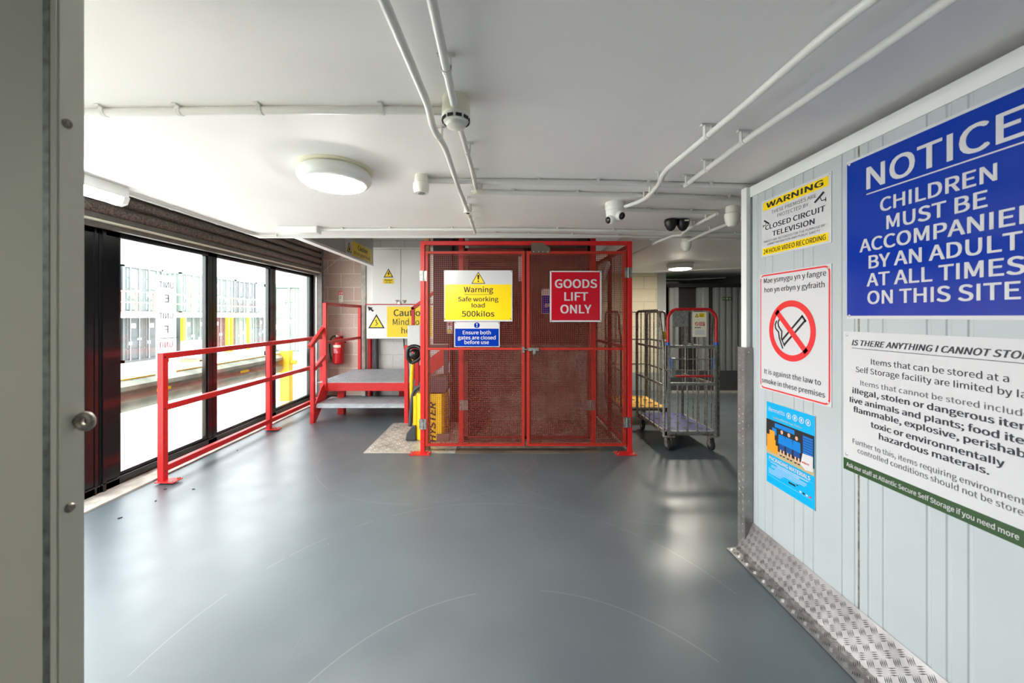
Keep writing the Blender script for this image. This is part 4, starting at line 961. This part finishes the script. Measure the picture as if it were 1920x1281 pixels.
def round_light(label, c, r, lit, n=48):
    t = thing('ceiling_light', label, 'ceiling light', (c[0], c[1], CE))
    o = (c[0], c[1], CE)
    obj('backing_ring', MB().lathe([(r*1.04, 0), (r*1.05, .006), (r*.9, .012)], o, (0,0,-1), n), 'cream', t, smooth=40)
    obj('housing', MB().lathe([(r*.88, .008), (r*.97, .02), (r, .035), (r, .06), (r*.93, .078), (r*.83, .086)], o, (0,0,-1), n), 'trimw', t, smooth=40)
    obj('diffuser', MB().lathe([(r*.83, .082), (r*.8, .09), (r*.55, .1), (r*.2, .105), (0, .106)], o, (0,0,-1), n), lit or 'wsign', t, smooth=60)
round_light('large lit round ceiling light near the window side', (-.915, 2.1), .19, 'glow')
round_light('lit round ceiling light over the roll cages', (2.74, 5.85), .19, 'glowr')
round_light('unlit round ceiling light in the dim area beyond the partition', (3.95, 8.9), .19, None)
round_light('added unseen round ceiling light behind the opening', (-1.3, -1.2), .19, 'glowd')  # added out of view to brighten the near jamb
t = thing('batten_light', 'lit white batten light at the ceiling edge by the shutter', 'strip light', (-2.42, 1.8, CE))
obj('spine', MB().box((-2.47, 1.15, CE-.065), (-2.36, 2.42, CE)), 'trimw', t, bevel=.004)
obj('diffuser', MB().prism([(-2.465, 1.17, CE-.066), (-2.365, 1.17, CE-.066), (-2.38, 1.17, CE-.1), (-2.415, 1.17, CE-.112), (-2.45, 1.17, CE-.1)], (0, 1.22, 0)), 'tube', t)
obj('end_cap', MB().prism([(-2.47, 2.39, CE-.06), (-2.36, 2.39, CE-.06), (-2.375, 2.39, CE-.103), (-2.415, 2.39, CE-.116), (-2.455, 2.39, CE-.103)], (0, .035, 0)), 'trimw', t)
a = C(524, 431); b = C(599, 431)
t = thing('junction_box', 'long white box at the ceiling edge above the steps', 'box', ((a.x+b.x)/2, a.y, CE))
obj('housing', MB().box((a.x, a.y-.05, CE-.06), (b.x, a.y+.04, CE)), 'trimw', t, bevel=.004)
obj('lid', MB().box((a.x+.01, a.y-.054, CE-.052), (b.x-.01, a.y-.05, CE-.008)), 'white', t, bevel=.001)
# smoke detector
p = C(855, 215, .75); o = (p.x, p.y, CE)
t = thing('smoke_detector', 'cream smoke detector where two conduits meet on the ceiling', 'smoke detector', o)
obj('base', MB().lathe([(.05, 0), (.05, .03), (.052, .032), (.052, .062), (.048, .066)], o, (0,0,-1), 32), 'cream', t, smooth=35)
obj('head', MB().lathe([(.052, .064), (.053, .074), (.044, .09), (.036, .093), (.034, .105), (.02, .112), (0, .113)], o, (0,0,-1), 32), 'pvc', t, smooth=35)
sl = MB()
for i in range(10):
    a = 2*math.pi*i/10; c_, s_ = math.cos(a), math.sin(a); pz = CE-.083
    q0 = V((p.x+c_*.0495, p.y+s_*.0495, pz)); tn = V((-s_, c_, 0)); sl.bar(q0-tn*.011, q0+tn*.011, .004, .011)
obj('vent_slots', sl, 'black', t)
def pir(label, px, py, h, r, hood=False):
    p = C(px, py, h); o = (p.x, p.y, CE); t = thing('motion_sensor', label, 'motion sensor', o)
    obj('base', MB().lathe([(r*.8, 0), (r*.85, .02), (r*.85, r*1.0)], o, (0,0,-1), 24), 'pvc', t, smooth=35)
    if hood: obj('hood', MB().lathe([(r*.86, r*.9), (r, r*1.0), (r, r*1.5), (r*.85, r*2.2), (r*.5, r*2.75), (0, r*2.9)], o, (0,0,-1), 24), 'pvc', t, smooth=40)
    else:
        obj('hood', MB().lathe([(r*.86, r*.95), (r, r*1.05), (r, r*1.8), (r*.86, r*2.3), (r*.7, r*2.3)], o, (0,0,-1), 24), 'pvc', t, smooth=35)
        obj('lens', MB().lathe([(r*.55, r*2.3), (r*.45, r*2.36)], o, (0,0,-1), 18), 'greycol', t)
    return t
pir('small cup-shaped motion sensor beside the large round light', 790, 345, .76, .045)
pir('larger white hooded motion sensor near the panel wall corner', 1373, 404, .745, .053, True)
pir('smaller white hooded motion sensor in front of the rear ceiling light', 1286.5, 461, .72, .052, True)
p = C(877.5, 397, .76); o = (p.x, p.y, CE); t = thing('conduit_box', 'small round conduit box on the left conduit near the ceiling edge', 'conduit box', o)
obj('housing', MB().lathe([(.028, 0), (.028, .05), (.034, .055), (.034, .062)], o, (0,0,-1), 20), 'pvc', t, smooth=35); obj('cover', MB().lathe([(.014, .062), (.01, .066)], o, (0,0,-1), 14), 'black', t)
p = C(894, 357, .77); o = (p.x, p.y, CE); t = thing('conduit_junction', 'hexagonal junction box at the end of the short conduit', 'conduit box', o)
obj('housing', MB().lathe([(.04, 0), (.04, .05), (.036, .056)], o, (0,0,-1), 6), 'pvc', t); obj('cap', MB().lathe([(.024, .056), (.02, .059)], o, (0,0,-1), 6), 'cream', t)
# twin-eye camera
p = C(1153, 392, .765); cx_, cy_ = p.x, p.y
t = thing('security_camera', 'white twin-lens dome camera on the ceiling above the right gate', 'security camera', (cx_, cy_, CE))
obj('base', MB().lathe([(.066, 0), (.068, .01), (.068, .045), (.062, .055)], (cx_, cy_, CE), (0,0,-1), 28), 'white', t, smooth=35)
obj('body', MB().lathe([(.062, .05), (.064, .06), (.06, .1), (.045, .125), (.02, .138), (0, .14)], (cx_, cy_, CE), (0,0,-1), 28), 'white', t, smooth=50)
for dx, dy, dz, rr_ in ((.02, -.04, -.1, .036), (-.035, -.02, -.125, .034)):
    q0 = V((cx_+dx, cy_+dy, CE+dz)); e = obj('eyeball', MB().sphere(q0, rr_, 18), 'white', t, smooth=60)
    ax = V((dx*3, -.12, -.06)).normalized() if dx > 0 else V((-.13, -.05, -.04)).normalized()
    obj('lens', MB().lathe([(rr_*.72, rr_*.68), (rr_*.7, rr_*.8), (rr_*.6, rr_*.92), (rr_*.4, rr_*1.0), (0, rr_*1.04)], q0, ax, 20), 'lens', e, smooth=40)
# black twin detector
p = C(1268, 418, .78)
t = thing('twin_detector', 'black twin detector on the ceiling right of the dome camera', 'motion sensor', (p.x, p.y, CE))
obj('mount', MB().box((p.x-.05, p.y-.02, CE-.02), (p.x+.05, p.y+.04, CE)), 'black', t, bevel=.005)
for dx in (-.05, .05):
    obj('pod', MB().lathe([(.05, .008), (.053, .02), (.048, .05), (.03, .085), (.012, .1), (0, .102)], (p.x+dx, p.y-.01, CE), (0,0,-1), 22), 'black', t, smooth=40)
obj('label', MB().box((p.x+.04, p.y-.064, CE-.03), (p.x+.075, p.y-.06, CE-.018)), 'cream', t)
f = lambda u, v, l: V((u, 7.02-l, v))
t, m = board('exit_sign', 'small dark exit sign on the corrugated partition', 'sign', f, 4.07, 4.24, 1.69, 1.755, .004)
obj('board', m, 'green', t)
obj('pictogram', MB().poly(f, [(4.2, 1.735), (4.225, 1.722), (4.2, 1.709)], .005).quad(f, 4.19, 4.205, 1.717, 1.727, .005).quad(f, 4.145, 4.165, 1.705, 1.742, .005).text('EXIT', f, 4.078, 4.125, 1.713, .02, .005), 'grey', t)
tag(obj('indicator_lamp', MB().sphere((3.2, 7.6, 2.06), .018, 10), 'led'), 'tiny green indicator lamp in the dark beyond the column', 'lamp')

# ================================================================== YARD OUTSIDE
g = MB(); prof = [(-3.39, -.03), (-9, -.03), (-16, -1.1), (-90, -1.1)]
g.add([(x, -40, z) for x, z in prof]+[(x, 120, z) for x, z in prof], [(i, i+1, 5+i, 4+i) for i in range(3)])
struct('yard_ground', g, 'ground')
def container(label, x, y0, z, w=2.42, h=2.6, ln=6.0, m='cont', num=None, facing='x', seed=0):
    t = thing('shipping_container', label, 'container', (x, y0+w/2, z), 'stacked containers across the yard' if facing == 'x' else None)
    if facing == 'x': A = lambda a, b, c: V((x-a, y0+b, z+c))      # a: into the container, b: across, c: up
    else: A = lambda a, b, c: V((x+b, y0+a, z+c))
    def bb(mb, lo, hi, mi=0):
        p, q = A(*lo), A(*hi); return mb.box(tuple(p), tuple(q), mi)
    b = MB(); bb(b, (.12, .05, .15), (ln-.1, w-.05, h-.08))
    for bb0 in (0, w-.12): bb(b, (0, bb0, 0), (.14, bb0+.12, h)); bb(b, (ln-.14, bb0, 0), (ln, bb0+.12, h))
    bb(b, (0, .12, 0), (.12, w-.12, .14)); bb(b, (0, .12, h-.13), (.12, w-.12, h)); bb(b, (0, 0, h-.1), (ln, .1, h)); bb(b, (0, w-.1, h-.1), (ln, w, h)); bb(b, (0, 0, 0), (ln, .1, .16))
    n = 18
    for i in range(n):
        a = .3+(ln-.6)*i/n; bb(b, (a, .012, .16), (a+.15, .05, h-.1)); bb(b, (a, w-.05, .16), (a+.15, w-.012, h-.1))
    obj('body', b, m, t)
    for k in range(2):
        u0, u1 = (.13, w/2-.008) if k == 0 else (w/2+.008, w-.13)
        d = MB(); bb(d, (.06, u0, .15), (.1, u1, h-.14))
        for i in range(4): bb(d, (.035, u0+.1, .2+.58*i), (.06, u1-.1, .2+.58*i+.5))
        dr = obj('door', d, m, t)
        for u in (u0+.28, u1-.28):
            r_ = MB(); pts = [A(.0, u, .1), A(.0, u, h-.08)]; r_.tube(pts, .022, 8)
            for c_ in (.16, .9, 1.7, h-.2): bb(r_, (-.02, u-.035, c_), (.03, u+.035, c_+.05))
            obj('lock_rod', r_, 'galv', dr, smooth=60)
        pl = MB(); rnd = random.Random(seed*7+k)
        bb(pl, (.025, u0+.36, 1.85), (.034, u0+.62, 2.1)); bb(pl, (.025, u1-.36, 1.1+.1*rnd.random()), (.034, u1-.12, 1.3)); bb(pl, (.025, u0+.22, .95), (.034, u0+.4, 1.12))
        obj('placard', pl, 'wsign', dr)
        if num and k == 0:
            ff = lambda uu, vv, l: A(.024-l, uu, vv)
            obj('number', MB().text(num, ff, u0+.4, u0+.58, 1.9, .15, .002, 0, .01), 'greyink', dr)
    return t
ys = (20.15, 23.8, 26.25, 28.7, 31.15)
for i, (y, m_, num) in enumerate(zip(ys, ('contd', 'cont', 'contr', 'conte', 'contd'), ('31', None, None, None, None))):
    container(('lower grey container numbered 31 across the yard', 'lower grey-green container right of the first yellow post', 'lower red-brown container behind the yellow corner post', 'lower pale green container between two yellow posts', 'lower grey container at the far end of the row')[i], -20, y, -1.1, m=m_, num=num, seed=i)
for i, (y, m_) in enumerate(zip(ys, ('cont', 'conte', 'cont', 'contd', 'conte'))):
    container(('upper container behind the red walkway rail', 'upper container at the start of the yellow rail', 'upper grey-green container in the middle of the stack', 'upper mid-grey container beyond the middle of the stack', 'upper pale green container at the far end of the stack')[i], -20, y, 1.55, m=m_, seed=i+9)
container('lower grey container at the near end of the row', -20, 17.6, -1.1, m='cont', seed=21)
container('upper container at the near end of the row', -20, 17.6, 1.55, m='contd', seed=22)
container('pale green container standing alone with its doors to the room', -8.65, 13.9, -.03, m='conte', facing='y', seed=30)
t = thing('walkway', 'raised walkway in front of the upper containers', 'walkway', (-19.4, 27, 1.4))
obj('deck', MB().box((-19.95, 14, 1.32), (-18.8, 38, 1.5)), 'ibc', t)
obj('red_rail', MB().box((-18.84, 14, 1.5), (-18.78, 23.2, 1.62)).bar((-18.8, 14, 2.65), (-18.8, 23.2, 2.65), .06, .06).bar((-18.8, 14, 2.1), (-18.8, 23.2, 2.1), .05, .05), 'ored', t)
for y in (17.5, 18.9, 19.6, 20.6, 23.1): obj('rail_post', MB().box((-18.84, y, 1.5), (-18.76, y+.08, 3.6 if y in (19.6, 23.1) else 2.68)), 'ored', t)
obj('yellow_rail', MB().box((-18.84, 23.3, 1.5), (-18.78, 38, 1.62)).bar((-18.8, 23.3, 2.65), (-18.8, 38, 2.65), .06, .06).bar((-18.8, 23.3, 2.1), (-18.8, 38, 2.1), .05, .05), 'oyelp', t)
for i in range(9): obj('rail_post', MB().box((-18.83, 23.4+1.6*i, 1.5), (-18.77, 23.46+1.6*i, 2.68)), 'oyelp', t)
for px, w in ((343.5, .18), (427, .18), (434, .15), (466, .18)):
    y = -18.9*F_PX/(px-CX); obj('support_post', MB().box((-18.99, y-w/2, -1.1), (-18.81, y+w/2, 1.32)), 'oyel', t)
# crash barrier between two yellow posts close to the windows
t = thing('crash_barrier', 'steel crash barrier between two square yellow posts outside the windows', 'barrier', (-3.75, 5, 0))
prf = [(-3.72, .45), (-3.7, .47), (-3.66, .52), (-3.66, .56), (-3.74, .6), (-3.74, .63), (-3.66, .67), (-3.66, .71), (-3.7, .75), (-3.72, .77)]
k = len(prf); m = MB().add([(x, 3.35, z) for x, z in prf]+[(x, 6.45, z) for x, z in prf], [(i, k+i, k+i+1, i+1) for i in range(k-1)])
obj('beam', m, 'armco', t, smooth=40)
obj('top_edge', MB().box((-3.725, 3.4, .768), (-3.712, 6.4, .78)), 'oyel', t)
for y in (3.28, 6.4): obj('post', MB().box((-3.72, y, -.03), (-3.56, y+.12, .82)), 'oyel', t, bevel=.006)
for y in (4.05, 5.35): obj('reflector', MB().box((-3.66, y, .60), (-3.645, y+.16, .63)), 'ysign', t)
obj('end_roller', MB().lathe([(.04, 0), (.04, .08)], (-3.56, 6.47, .62), (1,0,0), 14), 'oyel', t)
t = thing('liquid_tank', 'white caged liquid tank on a pallet by the first yellow post', 'tank', (-17, 21.2, -1.1))
obj('bottle', MB().box((-17.45, 20.7, -.93), (-16.5, 21.75, .05)), 'ibc', t, bevel=.08)
cg = MB()
for i in range(7): cg.bar((-16.46, 20.66+.19*i, -.95), (-16.46, 20.66+.19*i, .08), .03, .03, up=(1,0,0))
for i in range(5): cg.bar((-16.46, 20.66, -.9+.24*i), (-16.46, 21.8, -.9+.24*i), .03, .03)
obj('wire_cage', cg, 'galv', t); obj('pallet', MB().box((-17.5, 20.66, -.99), (-16.46, 21.8, -.95)).box((-17.5, 20.7, -1.1), (-16.46, 20.8, -.99)).box((-17.5, 21.2, -1.1), (-16.46, 21.3, -.99)).box((-17.5, 21.66, -1.1), (-16.46, 21.76, -.99)), 'wood', t)
struct('wall_outside', MB().box((-3.62, 6.95, -.03), (-3.39, 7.3, 3.3)).box((-3.66, 6.92, -.03), (-3.6, 6.96, 3.3)), 'conte')
tag(obj('downlead_cable', MB().tube([P(577.5, 515, 6.9), P(577, 560, 6.9), P(574, 610, 6.9), P(573, 735, 6.9)], .006, 6), 'black'), 'thin black cable hanging down outside the last window', 'cable')

# small litter on the floor by the rail
for x, y, s_ in ((225, 972, 1), (310, 918, .8), (445, 845, .8), (363, 918, .8), (292, 940, .6)):
    p = G(x, y); a = random.random()*3
    o = obj('grit', MB().bar((p.x-.012*s_*math.cos(a), p.y-.012*s_*math.sin(a), .003), (p.x+.012*s_*math.cos(a), p.y+.012*s_*math.sin(a), .003), .008*s_, .005), 'dark')
    tag(o, 'small dark flake of grit on the floor near the guard rail', 'grit', 'flakes of grit on the floor')

# ================================================================== LIGHT, CAMERA
wd = bpy.data.worlds.new('overcast'); S.world = wd; wd.use_nodes = True; nt = wd.node_tree
bg = nt.nodes['Background']; bg.inputs['Strength'].default_value = 3.0
tc = nt.nodes.new('ShaderNodeTexCoord'); sp = nt.nodes.new('ShaderNodeSeparateXYZ'); rp = nt.nodes.new('ShaderNodeValToRGB')
rp.color_ramp.elements[0].color = (.9, .93, .97, 1); rp.color_ramp.elements[1].color = (.95, .98, 1, 1)
nt.links.new(tc.outputs['Generated'], sp.inputs[0]); nt.links.new(sp.outputs['Z'], rp.inputs['Fac']); nt.links.new(rp.outputs['Color'], bg.inputs['Color'])

sun = bpy.data.lights.new('added_sun', 'SUN'); sun.energy = 1.5; sun.angle = math.radians(25); so = bpy.data.objects.new('added_sun', sun); COL.objects.link(so)
so.rotation_euler = V((-.2, .62, -.8)).to_track_quat('-Z', 'Y').to_euler()      # added sun, high behind the building, to bounce light off the yard indoors
cam = bpy.data.cameras.new('camera'); co = bpy.data.objects.new('camera', cam); COL.objects.link(co); S.camera = co
co.location = (0, 0, CAMH); co.rotation_euler = (math.pi/2, 0, 0)
cam.sensor_width = 36; cam.lens = F_PX/1920*36
cam.shift_x = (960-CX)/1920; cam.shift_y = -(640.5-HY)/1920
cam.clip_start = .05; cam.clip_end = 500
cam.dof.use_dof = True; cam.dof.focus_distance = 3.6; cam.dof.aperture_fstop = 3.2

S.view_settings.view_transform = 'Standard'; S.view_settings.look = 'None'; S.view_settings.gamma = 1; S.view_settings.exposure = 1.88
S.view_settings.use_curve_mapping = False
S.cycles.max_bounces = 10; S.cycles.diffuse_bounces = 6; S.cycles.glossy_bounces = 4; S.cycles.transparent_max_bounces = 16
S.cycles.use_denoising = True; S.cycles.sample_clamp_indirect = 8
